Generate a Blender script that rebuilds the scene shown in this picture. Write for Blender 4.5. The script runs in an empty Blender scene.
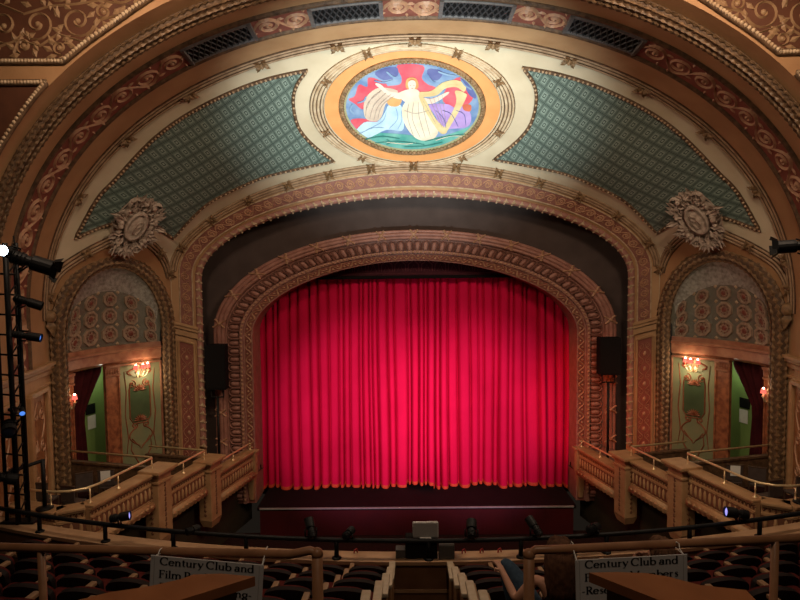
import bpy, bmesh, math, random
import numpy as np
from mathutils import Vector, Matrix
from mathutils.geometry import delaunay_2d_cdt
random.seed(7)
SC = bpy.context.scene
COL = SC.collection
PI = math.pi
ZC = 10.1                       # camera height above the orchestra floor
FPX = 600.0                     # focal length in pixels of the 800 px wide frame

# ------------------------------------------------------------------ camera
CX, YAW, PITCH, ROLL = -0.39, math.radians(-0.37), math.radians(3.34), math.radians(0.60)
_r0 = Vector((math.cos(YAW), -math.sin(YAW), 0)); _f0 = Vector((math.sin(YAW), math.cos(YAW), 0)); _z = Vector((0, 0, 1))
FWD = math.cos(PITCH)*_f0 - math.sin(PITCH)*_z
_up = math.sin(PITCH)*_f0 + math.cos(PITCH)*_z
CR = math.cos(ROLL)*_r0 - math.sin(ROLL)*_up
CU = math.sin(ROLL)*_r0 + math.cos(ROLL)*_up
CP = Vector((CX, 0, ZC))
cam_d = bpy.data.cameras.new('camera'); cam_d.lens = FPX/800*36; cam_d.sensor_width = 36; cam_d.clip_start = 0.05; cam_d.clip_end = 200
cam = bpy.data.objects.new('camera', cam_d); COL.objects.link(cam)
M3 = Matrix((CR, CU, -FWD)).transposed().to_4x4(); M3.translation = CP
cam.matrix_world = M3
SC.camera = cam

# ------------------------------------------------------------------ world, lights, exposure
w = bpy.data.worlds.new('world'); SC.world = w; w.use_nodes = True
w.node_tree.nodes['Background'].inputs[0].default_value = (1.0, 0.75, 0.55, 1)
w.node_tree.nodes['Background'].inputs[1].default_value = 0.010
SC.view_settings.view_transform = 'Standard'; SC.view_settings.look = 'None'
SC.view_settings.gamma = 1.0; SC.view_settings.use_curve_mapping = False
SC.view_settings.exposure = 0.0
SC.cycles.use_denoising = True
SC.cycles.max_bounces = 5; SC.cycles.diffuse_bounces = 3; SC.cycles.glossy_bounces = 2; SC.cycles.transmission_bounces = 3
SC.cycles.sample_clamp_indirect = 3.0

def aim(o, target):
    d = Vector(target) - o.location
    o.rotation_euler = d.to_track_quat('-Z', 'Y').to_euler()
def spot(name, loc, target, power, color, angle, blend=0.8, size=0.15):
    d = bpy.data.lights.new(name, 'SPOT'); d.energy = power; d.color = color; d.spot_size = math.radians(angle); d.spot_blend = blend; d.shadow_soft_size = size
    o = bpy.data.objects.new(name, d); COL.objects.link(o); o.location = loc; aim(o, target); return o
def area(name, loc, target, power, color, sx, sy):
    d = bpy.data.lights.new(name, 'AREA'); d.energy = power; d.color = color; d.shape = 'RECTANGLE'; d.size = sx; d.size_y = sy
    o = bpy.data.objects.new(name, d); COL.objects.link(o); o.location = loc; aim(o, target); return o
def point(name, loc, power, color, size=0.04):
    d = bpy.data.lights.new(name, 'POINT'); d.energy = power; d.color = color; d.shadow_soft_size = size
    o = bpy.data.objects.new(name, d); COL.objects.link(o); o.location = loc; return o

spot('cove_spotlight', (0.0, 11.0, ZC-2.6), (0.0, 19.3, ZC+5.4), 8000, (0.90, 1.0, 0.97), 66, 1.0, 0.3)
area('house_light', (-5.4, 8.6, ZC+5.4), (2.0, 21, ZC-0.5), 390, (1.0, 0.74, 0.52), 2.5, 1.5)
area('house_light', (5.4, 8.6, ZC+5.4), (-2.0, 21, ZC-0.5), 520, (1.0, 0.74, 0.52), 2.5, 1.5)
spot('balcony_light', (0.0, 0.5, ZC+6.5), (0.0, 5.5, ZC-3.0), 540, (1.0, 0.72, 0.50), 100, 1.0, 0.4)
for sx in (-1, 1): spot('box_spotlight', (sx*1.0, 9.6, ZC+6.0), (sx*8.0, 18.3, ZC-5.6), 1350, (1.0, 0.72, 0.46), 36, 0.9, 0.25)
spot('curtain_spotlight', (-3.4, 11.0, ZC-4.6), (-1.9, 24, ZC-6.2), 3900, (1.0, 0.50, 0.80), 42, 0.9, 0.12)
spot('curtain_spotlight', (3.4, 11.0, ZC-4.6), (2.1, 24, ZC-6.2), 4400, (1.0, 0.50, 0.80), 42, 0.9, 0.12)
spot('curtain_spotlight', (0.0, 10.2, ZC-3.4), (0.2, 24, ZC-4.6), 1350, (1.0, 0.50, 0.80), 46, 1.0, 0.15)
spot('side_spotlight', (-6.0, 10.5, ZC-2.5), (6.5, 22.3, ZC-5.4), 4000, (1.0, 0.16, 0.05), 22, 0.9, 0.15)

# ------------------------------------------------------------------ projection helpers
def W(px, py, D):
    """the point on the plane Y = D seen at photo pixel (px, py)"""
    d = CR*((px-400)/FPX) + CU*(-(py-300)/FPX) + FWD
    return CP + d*(D/d.y)
def WZ(px, py, zrel):
    d = CR*((px-400)/FPX) + CU*(-(py-300)/FPX) + FWD
    return CP + d*(zrel/d.z)
_R = np.array([CR[:], CU[:], FWD[:]]); _C = np.array(CP[:])
def projn(P):
    q = (P - _C) @ _R.T
    return np.stack([400 + FPX*q[..., 0]/q[..., 2], 300 - FPX*q[..., 1]/q[..., 2]], -1)

# ------------------------------------------------------------------ materials
MATS = {}
def lin(c): return tuple(((x/255)/12.92 if x/255 <= 0.04045 else ((x/255+0.055)/1.055)**2.4) for x in c)
def pm(name, c1, c2=None, scale=4.0, rough=0.6, bump=0.0, bscale=20.0, metal=0.0, spec=0.35, emit=None, estr=0.0, detail=4.0):
    """noise-mottled principled material; colours are linear"""
    m = bpy.data.materials.new(name); m.use_nodes = True; nt = m.node_tree; b = nt.nodes['Principled BSDF']
    b.inputs['Roughness'].default_value = rough; b.inputs['Metallic'].default_value = metal
    b.inputs['Specular IOR Level'].default_value = spec
    b.inputs['Base Color'].default_value = (*c1, 1)
    tc = nt.nodes.new('ShaderNodeTexCoord')
    if c2 is not None:
        n = nt.nodes.new('ShaderNodeTexNoise'); n.inputs['Scale'].default_value = scale; n.inputs['Detail'].default_value = detail
        nt.links.new(tc.outputs['Object'], n.inputs['Vector'])
        r = nt.nodes.new('ShaderNodeValToRGB'); r.color_ramp.elements[0].position = 0.35; r.color_ramp.elements[1].position = 0.68
        r.color_ramp.elements[0].color = (*c1, 1); r.color_ramp.elements[1].color = (*c2, 1)
        nt.links.new(n.outputs['Fac'], r.inputs['Fac']); nt.links.new(r.outputs['Color'], b.inputs['Base Color'])
    if bump > 0:
        n2 = nt.nodes.new('ShaderNodeTexNoise'); n2.inputs['Scale'].default_value = bscale; n2.inputs['Detail'].default_value = 3
        nt.links.new(tc.outputs['Object'], n2.inputs['Vector'])
        bp = nt.nodes.new('ShaderNodeBump'); bp.inputs['Strength'].default_value = bump; bp.inputs['Distance'].default_value = 0.05
        nt.links.new(n2.outputs['Fac'], bp.inputs['Height']); nt.links.new(bp.outputs['Normal'], b.inputs['Normal'])
    if emit is not None:
        b.inputs['Emission Color'].default_value = (*emit, 1); b.inputs['Emission Strength'].default_value = estr
    MATS[name] = m
    return m
def diaper(name, ground, line, light):
    """square lattice of concentric squares laid out in UV"""
    m = pm(name, ground, None, rough=0.7); nt = m.node_tree; b = nt.nodes['Principled BSDF']
    uv = nt.nodes.new('ShaderNodeTexCoord'); sep = nt.nodes.new('ShaderNodeSeparateXYZ'); nt.links.new(uv.outputs['UV'], sep.inputs[0])
    def math_(op, a, bb=None):
        n = nt.nodes.new('ShaderNodeMath'); n.operation = op
        for i, x in enumerate((a, bb)):
            if x is None: continue
            if isinstance(x, (int, float)): n.inputs[i].default_value = x
            else: nt.links.new(x, n.inputs[i])
        return n.outputs[0]
    fx = math_('ABSOLUTE', math_('SUBTRACT', math_('FRACT', sep.outputs[0]), 0.5))
    fy = math_('ABSOLUTE', math_('SUBTRACT', math_('FRACT', sep.outputs[1]), 0.5))
    d = math_('MULTIPLY', math_('MAXIMUM', fx, fy), 2.0)
    r = nt.nodes.new('ShaderNodeValToRGB'); cr = r.color_ramp; cr.interpolation = 'LINEAR'
    stops = [(0.0, light), (0.18, light), (0.23, line), (0.34, line), (0.40, light), (0.50, light), (0.56, ground), (0.76, ground), (0.80, line), (0.86, line), (0.89, light), (0.94, line)]+[(1.0, line)]
    cr.elements[0].position = 0; cr.elements[0].color = (*stops[0][1], 1); cr.elements[1].position = 1; cr.elements[1].color = (*stops[-1][1], 1)
    for p, c in stops[1:-1]:
        e = cr.elements.new(p); e.color = (*c, 1)
    nt.links.new(d, r.inputs['Fac'])
    n = nt.nodes.new('ShaderNodeTexNoise'); n.inputs['Scale'].default_value = 0.7; nt.links.new(uv.outputs['Object'], n.inputs['Vector'])
    mx = nt.nodes.new('ShaderNodeMixRGB'); mx.blend_type = 'MULTIPLY'; mx.inputs['Fac'].default_value = 0.35
    nt.links.new(r.outputs['Color'], mx.inputs[1]); nt.links.new(n.outputs['Fac'], mx.inputs[2]); nt.links.new(mx.outputs[0], b.inputs['Base Color'])
    return m

TAN = pm('tan_plaster', (0.46, 0.27, 0.135), (0.38, 0.21, 0.10), 1.2, 0.6, 0.15, 9)
ORANGE = pm('ochre_plaster', (0.37, 0.205, 0.098), (0.31, 0.16, 0.072), 1.0, 0.6, 0.15, 9)
CREAM = pm('cream_plaster', (0.62, 0.53, 0.38), (0.54, 0.45, 0.31), 1.2, 0.6)
MOULD = pm('moulding_plaster', (0.54, 0.40, 0.26), (0.36, 0.23, 0.13), 6.0, 0.5, 0.3, 30)
DARKM = pm('dark_gilt', (0.15, 0.085, 0.045), (0.06, 0.033, 0.018), 7.0, 0.5, 0.4, 30)
LEAFM = pm('leaf_gilt', (0.30, 0.18, 0.09), (0.13, 0.075, 0.035), 8.0, 0.45, 0.3, 30)
REDG = pm('red_ground', (0.25, 0.080, 0.055), (0.19, 0.058, 0.04), 3.0, 0.6)
BROWNG = pm('brown_ground', (0.10, 0.035, 0.016), (0.07, 0.024, 0.012), 2.0, 0.6)
SCROLL = pm('scroll_plaster', (0.48, 0.27, 0.165), (0.38, 0.20, 0.115), 5.0, 0.5)
PALES = pm('pale_scroll', (0.31, 0.19, 0.10), (0.24, 0.135, 0.068), 5.0, 0.5)
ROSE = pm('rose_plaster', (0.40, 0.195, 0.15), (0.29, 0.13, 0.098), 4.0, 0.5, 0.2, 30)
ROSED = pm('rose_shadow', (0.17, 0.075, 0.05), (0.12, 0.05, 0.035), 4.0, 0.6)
BLACKW = pm('charcoal_wall', (0.085, 0.060, 0.054), (0.066, 0.046, 0.041), 1.5, 0.85)
GREEN = diaper('green_diaper', lin((118, 136, 126)), lin((62, 80, 74)), lin((150, 167, 156)))
ORNG = pm('orange_band', (0.72, 0.33, 0.12), (0.66, 0.29, 0.10), 2.0, 0.6)
STONE = pm('grey_plaster', (0.52, 0.42, 0.34), (0.32, 0.24, 0.19), 7.0, 0.6, 0.4, 25)
CURT = pm('crimson_velvet', (0.70, 0.008, 0.068), (0.62, 0.006, 0.055), 0.7, 0.85, spec=0.1)
FRNG = pm('gold_fringe', (0.75, 0.10, 0.03), (0.60, 0.07, 0.02), 14, 0.7)
BLK = pm('black_metal', (0.006, 0.006, 0.007), (0.010, 0.010, 0.010), 8, 0.5, spec=0.2)
BLKM = pm('matte_black', (0.010, 0.009, 0.009), None, rough=0.9, spec=0.1)
STAGEF = pm('stage_floor_black', (0.006, 0.005, 0.005), (0.009, 0.007, 0.007), 2, 0.75, spec=0.15)
STAGER = pm('dark_red_paint', (0.075, 0.004, 0.005), (0.055, 0.003, 0.005), 1.0, 0.6)
GREY = pm('grey_metal', (0.35, 0.34, 0.33), (0.28, 0.27, 0.26), 5, 0.5)
CARPET = pm('dark_carpet', (0.035, 0.014, 0.012), (0.022, 0.010, 0.009), 9, 0.95, spec=0.05)
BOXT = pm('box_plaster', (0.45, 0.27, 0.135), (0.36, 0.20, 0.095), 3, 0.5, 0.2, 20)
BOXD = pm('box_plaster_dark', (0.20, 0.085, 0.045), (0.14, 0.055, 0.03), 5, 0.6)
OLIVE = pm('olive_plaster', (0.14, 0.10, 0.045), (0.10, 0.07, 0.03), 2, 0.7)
UNDERW = pm('shaded_olive_plaster', (0.045, 0.032, 0.016), (0.03, 0.021, 0.011), 2, 0.8)  # olive plaster darkened to put in the shade under the boxes
REEDB = pm('brown_reed', (0.40, 0.27, 0.165), (0.26, 0.16, 0.09), 5.0, 0.5)
BRASS = pm('polished_brass', (0.88, 0.70, 0.42), (0.78, 0.58, 0.32), 6, 0.32, metal=0.55)
SCAG = pm('painted_scagliola', (0.36, 0.13, 0.055), (0.15, 0.045, 0.022), 5.5, 0.5, 0.3, 25, detail=6)
MARB = pm('rose_marble', (0.42, 0.20, 0.115), (0.26, 0.095, 0.055), 4.0, 0.4, detail=6)
PGREEN = pm('sage_panel', (0.20, 0.22, 0.12), (0.25, 0.23, 0.12), 2.5, 0.5)
DGREEN = pm('deep_green_panel', (0.07, 0.10, 0.045), (0.055, 0.08, 0.035), 3, 0.5)
DOMEG = pm('dome_green', (0.13, 0.13, 0.10), (0.17, 0.16, 0.12), 5, 0.22, 0.45, 30, spec=0.9)
COFR = pm('coffer_ring', (0.38, 0.27, 0.19), (0.25, 0.165, 0.115), 8, 0.4, 0.3, 30)
COFC = pm('coffer_rosette', (0.22, 0.055, 0.035), (0.14, 0.035, 0.022), 8, 0.4)
MAROON = pm('maroon_drape', (0.055, 0.008, 0.010), (0.035, 0.005, 0.007), 3, 0.9, spec=0.1)
LGREEN = pm('lime_wall', (0.20, 0.31, 0.09), (0.18, 0.28, 0.08), 2, 0.7)
SEATB = pm('seat_back_lacquer', (0.010, 0.006, 0.006), (0.016, 0.009, 0.008), 6, 0.6, spec=0.15)
SEATC = pm('red_seat_plush', (0.085, 0.014, 0.012), (0.06, 0.010, 0.009), 12, 0.9, spec=0.1)
ARMW = pm('worn_arm_wood', (0.30, 0.18, 0.10), (0.22, 0.125, 0.065), 10, 0.45)
ARMP = pm('pale_arm_wood', (0.46, 0.37, 0.27), (0.36, 0.28, 0.19), 10, 0.45)
LEDGE = pm('ledge_wood', (0.42, 0.255, 0.145), (0.35, 0.205, 0.11), 4, 0.5)
PANELW = pm('brown_panel_wood', (0.20, 0.10, 0.045), (0.14, 0.065, 0.028), 3, 0.45)
RAILW = pm('handrail_wood', (0.30, 0.15, 0.075), (0.20, 0.095, 0.045), 6, 0.4)
CAPW = pm('varnished_cap_wood', (0.30, 0.115, 0.045), (0.23, 0.082, 0.032), 5, 0.28)
WHITEP = pm('white_paint', (0.75, 0.74, 0.70), (0.68, 0.67, 0.63), 4, 0.5)
SIGNW = pm('sign_card', (0.55, 0.55, 0.55), (0.50, 0.50, 0.50), 6, 0.5)
INK = pm('black_ink', (0.012, 0.012, 0.014), None, rough=0.6)
SHADE = pm('red_shade', (0.75, 0.10, 0.07), None, rough=0.6, emit=(1.0, 0.16, 0.12), estr=1.1)
BULB = pm('lit_bulb', (1, 0.9, 0.75), None, emit=(1.0, 0.82, 0.55), estr=14)
LAMPW = pm('lit_lens_white', (0.8, 0.9, 1), None, emit=(0.72, 0.88, 1.0), estr=30)
LAMPB = pm('lit_lens_blue', (0.5, 0.6, 1), None, emit=(0.36, 0.34, 1.0), estr=1.0)
GLASS = pm('dark_lens', (0.02, 0.03, 0.06), None, rough=0.08, spec=0.9)
BLUEL = pm('blue_lens_glint', (0.08, 0.20, 0.55), None, rough=0.3, emit=(0.10, 0.30, 1.0), estr=0.9)  # blue glint of reflected light put in as a glowing lens colour
ROSEG = pm('rose_ground', (0.26, 0.105, 0.075), (0.20, 0.078, 0.055), 3, 0.6)
BRACT = pm('bract_gilt', (0.20, 0.12, 0.065), (0.07, 0.04, 0.02), 8.0, 0.45, 0.3, 30)
PIERP = pm('ochre_arabesque', (0.36, 0.17, 0.07), (0.22, 0.085, 0.032), 4.5, 0.5, 0.2, 25, detail=6)
REEDC = pm('cream_reed', (0.60, 0.48, 0.33), (0.44, 0.31, 0.19), 5.0, 0.5)
OFFW = pm('offwhite_plastic', (0.42, 0.41, 0.39), None, rough=0.5)
SHEEN = pm('silver_sheen', (0.50, 0.49, 0.44), (0.24, 0.23, 0.19), 9, 0.30, 0.6, 34, metal=0.45)  # silvery colour standing in for light reflected at the dome crown
SKIN = pm('skin', (0.50, 0.27, 0.18), (0.44, 0.22, 0.14), 6, 0.5)
HAIRB = pm('brown_hair', (0.12, 0.055, 0.03), (0.05, 0.022, 0.013), 25, 0.8, spec=0.15)
HAIRM = pm('light_brown_hair', (0.16, 0.08, 0.045), (0.10, 0.05, 0.028), 25, 0.8, spec=0.15)
JEANS = pm('blue_denim', (0.045, 0.075, 0.11), (0.03, 0.05, 0.08), 30, 0.9, spec=0.1)
TOPD = pm('black_cloth', (0.015, 0.012, 0.012), (0.025, 0.02, 0.02), 20, 0.9, spec=0.1)
GRILLE = pm('grille_black', (0.035, 0.035, 0.040), (0.05, 0.05, 0.055), 12, 0.5)
GFRAME = pm('grille_frame', (0.14, 0.13, 0.13), (0.10, 0.09, 0.09), 12, 0.5)

# ------------------------------------------------------------------ mesh builder
def V(*a): return Vector(a)
class MB:
    def __init__(s): s.v = []; s.f = []; s.m = []; s.uv = None; s.mi = 0; s.sm = []; s.smooth = False
    def add(s, vs, fs):
        o = len(s.v); s.v.extend([tuple(p) for p in vs])
        for f in fs: s.f.append([i+o for i in f]); s.m.append(s.mi); s.sm.append(s.smooth)
    def box(s, c, size, rot=None, bev=0.0):
        x, y, z = [q/2 for q in size]; c = Vector(c)
        if bev <= 0:
            vs = [V(sx*x, sy*y, sz*z) for sx in (-1, 1) for sy in (-1, 1) for sz in (-1, 1)]
            fs = [(0, 1, 3, 2), (4, 6, 7, 5), (0, 4, 5, 1), (2, 3, 7, 6), (0, 2, 6, 4), (1, 5, 7, 3)]
        else:
            b = min(bev, x*.9, y*.9, z*.9)
            bm = bmesh.new(); bmesh.ops.create_cube(bm, size=1); bmesh.ops.scale(bm, vec=(2*x, 2*y, 2*z), verts=bm.verts)
            bmesh.ops.bevel(bm, geom=list(bm.edges), offset=b, segments=2, profile=0.6, affect='EDGES')
            bm.verts.index_update(); vs = [v.co.copy() for v in bm.verts]; fs = [[v.index for v in f.verts] for f in bm.faces]; bm.free()
        if rot is not None: vs = [rot @ v for v in vs]
        s.add([v+c for v in vs], fs)
    def bar(s, p, q, wx, wz, up=(0, 0, 1), bev=0.0):
        p, q = Vector(p), Vector(q); d = q-p; L = d.length; y = d.normalized(); x = y.cross(Vector(up)).normalized(); z = x.cross(y)
        s.box((p+q)/2, (wx, L, wz), Matrix((x, y, z)).transposed(), bev)
    def tube(s, pts, r, n=8, closed=False, caps=True):
        pts = [Vector(p) for p in pts]; k = len(pts); rs = r if isinstance(r, (list, tuple)) else [r]*k
        rings = []; prev = None
        for i, p in enumerate(pts):
            a = pts[(i-1) % k] if (closed or i > 0) else p; b = pts[(i+1) % k] if (closed or i < k-1) else p
            t = (b-a).normalized()
            if prev is None:
                e = V(0, 0, 1) if abs(t.z) < .9 else V(1, 0, 0); u = (e - t*e.dot(t)).normalized()
            else: u = (prev - t*prev.dot(t)).normalized()
            prev = u; v = t.cross(u)
            rings.append([p + u*(rs[i]*math.cos(2*PI*j/n)) + v*(rs[i]*math.sin(2*PI*j/n)) for j in range(n)])
        vs = [q for rg in rings for q in rg]; fs = []
        for i in range(k if closed else k-1):
            for j in range(n):
                a = i*n+j; b = i*n+(j+1) % n; c = ((i+1) % k)*n+(j+1) % n; d = ((i+1) % k)*n+j
                fs.append((a, b, c, d))
        if caps and not closed:
            fs.append(list(range(n))[::-1]); fs.append([(k-1)*n+j for j in range(n)])
        sm = s.smooth; s.smooth = True; s.add(vs, fs); s.smooth = sm
    def lathe(s, prof, n=16, M=None, caps=True):
        vs = []; fs = []; k = len(prof)
        for r, z in prof:
            for j in range(n):
                p = V(r*math.cos(2*PI*j/n), r*math.sin(2*PI*j/n), z); vs.append(M @ p if M is not None else p)
        for i in range(k-1):
            for j in range(n): fs.append((i*n+j, i*n+(j+1) % n, (i+1)*n+(j+1) % n, (i+1)*n+j))
        if caps: fs.append(list(range(n))[::-1]); fs.append([(k-1)*n+j for j in range(n)])
        s.add(vs, fs)
    def prism(s, poly, h, M=None, z0=0.0):
        n = len(poly); vs = [V(x, y, z0) for x, y in poly] + [V(x, y, z0+h) for x, y in poly]
        if M is not None: vs = [M @ v for v in vs]
        fs = [list(range(n))[::-1], [n+i for i in range(n)]] + [(i, (i+1) % n, n+(i+1) % n, n+i) for i in range(n)]
        s.add(vs, fs)
    def sweep(s, frames, prof, closed=False, closeprof=False, flip=False):
        """frames: (P, e1, e2); profile points (a, b) give P + a e1 + b e2"""
        k = len(prof); vs = [P + e1*a + e2*b for P, e1, e2 in frames for a, b in prof]; fs = []
        n = len(frames)
        for i in range(n if closed else n-1):
            for j in range(k if closeprof else k-1):
                a = i*k+j; b = i*k+(j+1) % k; c = ((i+1) % n)*k+(j+1) % k; d = ((i+1) % n)*k+j
                fs.append((d, c, b, a) if flip else (a, b, c, d))
        s.add(vs, fs)
    def blob(s, P, e1, e2, e3, r1, r2, r3, n=8, m=2):
        """half ellipsoid standing on the surface, e3 the surface normal"""
        vs = []; fs = []
        for i in range(m):
            a = (PI/2)*i/m; c, h = math.cos(a), math.sin(a)
            for j in range(n):
                t = 2*PI*j/n; vs.append(P + e1*(r1*c*math.cos(t)) + e2*(r2*c*math.sin(t)) + e3*(r3*h))
        vs.append(P + e3*r3)
        for i in range(m-1):
            for j in range(n): fs.append((i*n+j, i*n+(j+1) % n, (i+1)*n+(j+1) % n, (i+1)*n+j))
        for j in range(n): fs.append(((m-1)*n+j, (m-1)*n+(j+1) % n, m*n))
        sm = s.smooth; s.smooth = True; s.add(vs, fs); s.smooth = sm
    def leaf(s, P, d, side, nrm, L, Wd, H):
        vs = [P, P + d*(L*.45) + side*Wd/2, P + d*(L*.45) + nrm*H, P + d*(L*.45) - side*Wd/2, P + d*L + nrm*(H*.6), P + d*(L*.15) + nrm*(H*.3)]
        s.add(vs, [(0, 1, 5), (5, 1, 2), (0, 5, 3), (5, 2, 3), (1, 4, 2), (2, 4, 3)])
    def ball(s, c, r, n=10, m=6, sc=(1, 1, 1)):
        c = Vector(c); vs = [c + V(0, 0, r*sc[2])]; fs = []
        for i in range(1, m):
            a = PI*i/m
            for j in range(n):
                t = 2*PI*j/n; vs.append(c + V(r*sc[0]*math.sin(a)*math.cos(t), r*sc[1]*math.sin(a)*math.sin(t), r*sc[2]*math.cos(a)))
        vs.append(c - V(0, 0, r*sc[2])); L = len(vs)-1
        for j in range(n): fs.append((0, 1+j, 1+(j+1) % n)); fs.append((L, 1+(m-2)*n+(j+1) % n, 1+(m-2)*n+j))
        for i in range(m-2):
            for j in range(n): fs.append((1+i*n+j, 1+(i+1)*n+j, 1+(i+1)*n+(j+1) % n, 1+i*n+(j+1) % n))
        sm = s.smooth; s.smooth = True; s.add(vs, fs); s.smooth = sm
    def stroke(s, mp, pts, width, h, taper=True, h0=0.0):
        """raised ribbon along (u, v) points of a surface map mp(u, v, height)"""
        n = len(pts)
        if n < 2: return
        vs = []
        for i, (u, v) in enumerate(pts):
            a = pts[max(0, i-1)]; b = pts[min(n-1, i+1)]; du, dv = b[0]-a[0], b[1]-a[1]; l = math.hypot(du, dv) or 1
            ww = (width[i] if isinstance(width, (list, tuple)) else width)/2
            if taper and (i == 0 or i == n-1): ww *= .4
            nu, nv = -dv/l*ww, du/l*ww
            vs += [mp(u+nu, v+nv, h0), mp(u, v, h0+h), mp(u-nu, v-nv, h0)]
        fs = []
        for i in range(n-1):
            o = 3*i; fs += [(o, o+1, o+4, o+3), (o+1, o+2, o+5, o+4)]
        s.add(vs, fs)
    def build(s, name, mat, parent=None, mirror=False, smooth=None, orient=None):
        vs = np.array(s.v, float).reshape(-1, 3)
        fs = s.f
        if mirror:
            vs = vs*np.array([-1, 1, 1]); fs = [f[::-1] for f in fs]
        if parent is not None:
            Mx = Matrix.Identity(4); p = parent; ch = []
            while p is not None: ch.append(p.matrix_basis.copy()); p = p.parent
            for q in reversed(ch): Mx = Mx @ q
            Mi = np.array(Mx.inverted()); vs = vs @ Mi[:3, :3].T + Mi[:3, 3]
        me = bpy.data.meshes.new(name); me.from_pydata(vs.tolist(), [], fs)
        mats = mat if isinstance(mat, (list, tuple)) else [mat]
        for mm in mats: me.materials.append(mm)
        if len(mats) > 1: me.polygons.foreach_set('material_index', s.m)
        me.polygons.foreach_set('use_smooth', [True]*len(fs) if smooth else ([False]*len(fs) if smooth is False else s.sm))
        if s.uv is not None:
            ul = me.uv_layers.new(name='UVMap'); idx = np.zeros(len(me.loops), int); me.loops.foreach_get('vertex_index', idx)
            ul.data.foreach_set('uv', np.array(s.uv)[idx].ravel())
        me.update()
        o = bpy.data.objects.new(name, me); COL.objects.link(o)
        if parent is not None: o.parent = parent
        return o

def thing(name, label, cat, loc=(0, 0, 0), rz=0.0, group=None):
    o = bpy.data.objects.new(name, None); COL.objects.link(o); o.location = loc; o.rotation_euler = (0, 0, rz); o.empty_display_size = 0.1
    o['label'] = label; o['category'] = cat
    if group: o['group'] = group
    return o
def tag(o, label, cat, group=None):
    o['label'] = label; o['category'] = cat
    if group: o['group'] = group
    return o
def struct(o, label):
    o['kind'] = 'structure'; o['label'] = label; return o
def dup(root, loc, rz, label, group=None):
    r = root.copy(); COL.objects.link(r); r.location = loc; r.rotation_euler = (0, 0, rz); r['label'] = label
    if group: r['group'] = group
    for ch in list(root.children):
        c = ch.copy(); COL.objects.link(c); c.parent = r
        for g in list(ch.children):
            d = g.copy(); COL.objects.link(d); d.parent = c
    return r

def resample(pts, n=None, step=None):
    pts = [Vector(p) for p in pts]; L = [0]
    for a, b in zip(pts, pts[1:]): L.append(L[-1]+(b-a).length)
    T = L[-1]; k = n if n else max(2, int(round(T/step))+1); out = []; j = 0
    for i in range(k):
        t = T*i/(k-1)
        while j < len(L)-2 and L[j+1] < t: j += 1
        f = (t-L[j])/max(1e-9, L[j+1]-L[j]); out.append(pts[j].lerp(pts[j+1], min(1, max(0, f))))
    return out
def frames2(pts, nrm, closed=False):
    """frames (P, in-plane outward e1, nrm) for a curve in a plane of normal nrm; e1 points out of an arch run from left to right"""
    n = len(pts); out = []
    nrm = Vector(nrm)
    for i, p in enumerate(pts):
        a = pts[(i-1) % n] if closed or i > 0 else p; b = pts[(i+1) % n] if closed or i < n-1 else p
        t = (b-a).normalized(); out.append((p, nrm.cross(t).normalized(), nrm))
    return out
# ------------------------------------------------------------------ the curves of the house
YN = V(0, -1, 0)
def halfpts(a, b, p, n=400):
    th = np.linspace(0, PI, n); c, s = np.cos(th), np.sin(th)
    return -a*np.sign(c)*np.abs(c)**(2/p), b*np.abs(s)**(2/p)
class Curve:
    """arch of half width a and rise b springing at z0 (relative to the camera height), with straight legs below"""
    def __init__(s, a, b, p, z0, D):
        s.a, s.z0, s.D = a, z0, D
        x, z = halfpts(a, b, p); l = np.concatenate([[0], np.cumsum(np.hypot(np.diff(x), np.diff(z)))])
        s.L = l[-1]; s.t = l/l[-1]*2-1; s.x = x; s.z = z
    def xz(s, t, leg=0.0):
        """t in -1..1 along the arch, leg = metres below the spring"""
        return float(np.interp(t, s.t, s.x)), float(np.interp(t, s.t, s.z)) + s.z0 - leg
C3 = Curve(10.85, 7.77, 2.05, -1.36, 17.5)        # inner edge of the barrel vault
A2O = Curve(8.66, 3.65, 1.82, -0.08, 21.3)        # outer edge of the scrolled arch
A2I = Curve(7.74, 2.86, 1.95, -0.42, 21.8)        # its inner edge
FO = Curve(7.56, 3.82, 2.05, -2.52, 22.5)         # outer edge of the proscenium frame
FI = Curve(6.15, 2.71, 1.88, -2.55, 22.5)         # its inner edge

class Ring:
    """surface ruled between two curves: mp(u, w, h), u metres from the crown, w 0..1 from the outer to the inner curve"""
    def __init__(s, A, B): s.A, s.B = A, B; s.L = (A.L+B.L)/2; s.half = s.L/2
    def pos(s, u, w):
        t = max(-1, min(1, u/s.half)); leg = max(0, abs(u)-s.half)
        xa, za = s.A.xz(t, leg); xb, zb = s.B.xz(t, leg)
        return V(xa+(xb-xa)*w, s.A.D+(s.B.D-s.A.D)*w, za+(zb-za)*w+ZC)
    def nrm(s, u, w):
        e = 0.02; n = (s.pos(u+e, w)-s.pos(u-e, w)).cross(s.pos(u, w+e)-s.pos(u, w-e))
        n.normalize(); return n if n.y < 0 else -n
    def mp(s, u, w, h): return s.pos(u, w) + s.nrm(u, w)*h
class Barrel:
    """the vault: mp(u, D, h), h towards the room"""
    def __init__(s, cs): s.cs = cs; s.half = sum(c.L for c in cs)/len(cs)/2
    def base(s, u, D=15.5):
        t = max(-1, min(1, u/s.half)); leg = max(0, abs(u)-s.half); cs = s.cs
        i = 0 if D > cs[1].D else 1; f = (cs[i].D-D)/(cs[i].D-cs[i+1].D)
        (xa, za), (xb, zb) = cs[i].xz(t, leg), cs[i+1].xz(t, leg); return xa+(xb-xa)*f, za+(zb-za)*f
    def mp(s, u, D, h):
        x, z = s.base(u, D); e = 0.03
        if abs(u) > s.half: n = V(-1 if x > 0 else 1, 0, 0)
        else:
            x1, z1 = s.base(u+e, D); x0, z0 = s.base(u-e, D); n = V(z1-z0, 0, -(x1-x0)).normalized()
        return V(x, D, z+ZC) + n*h
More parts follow.
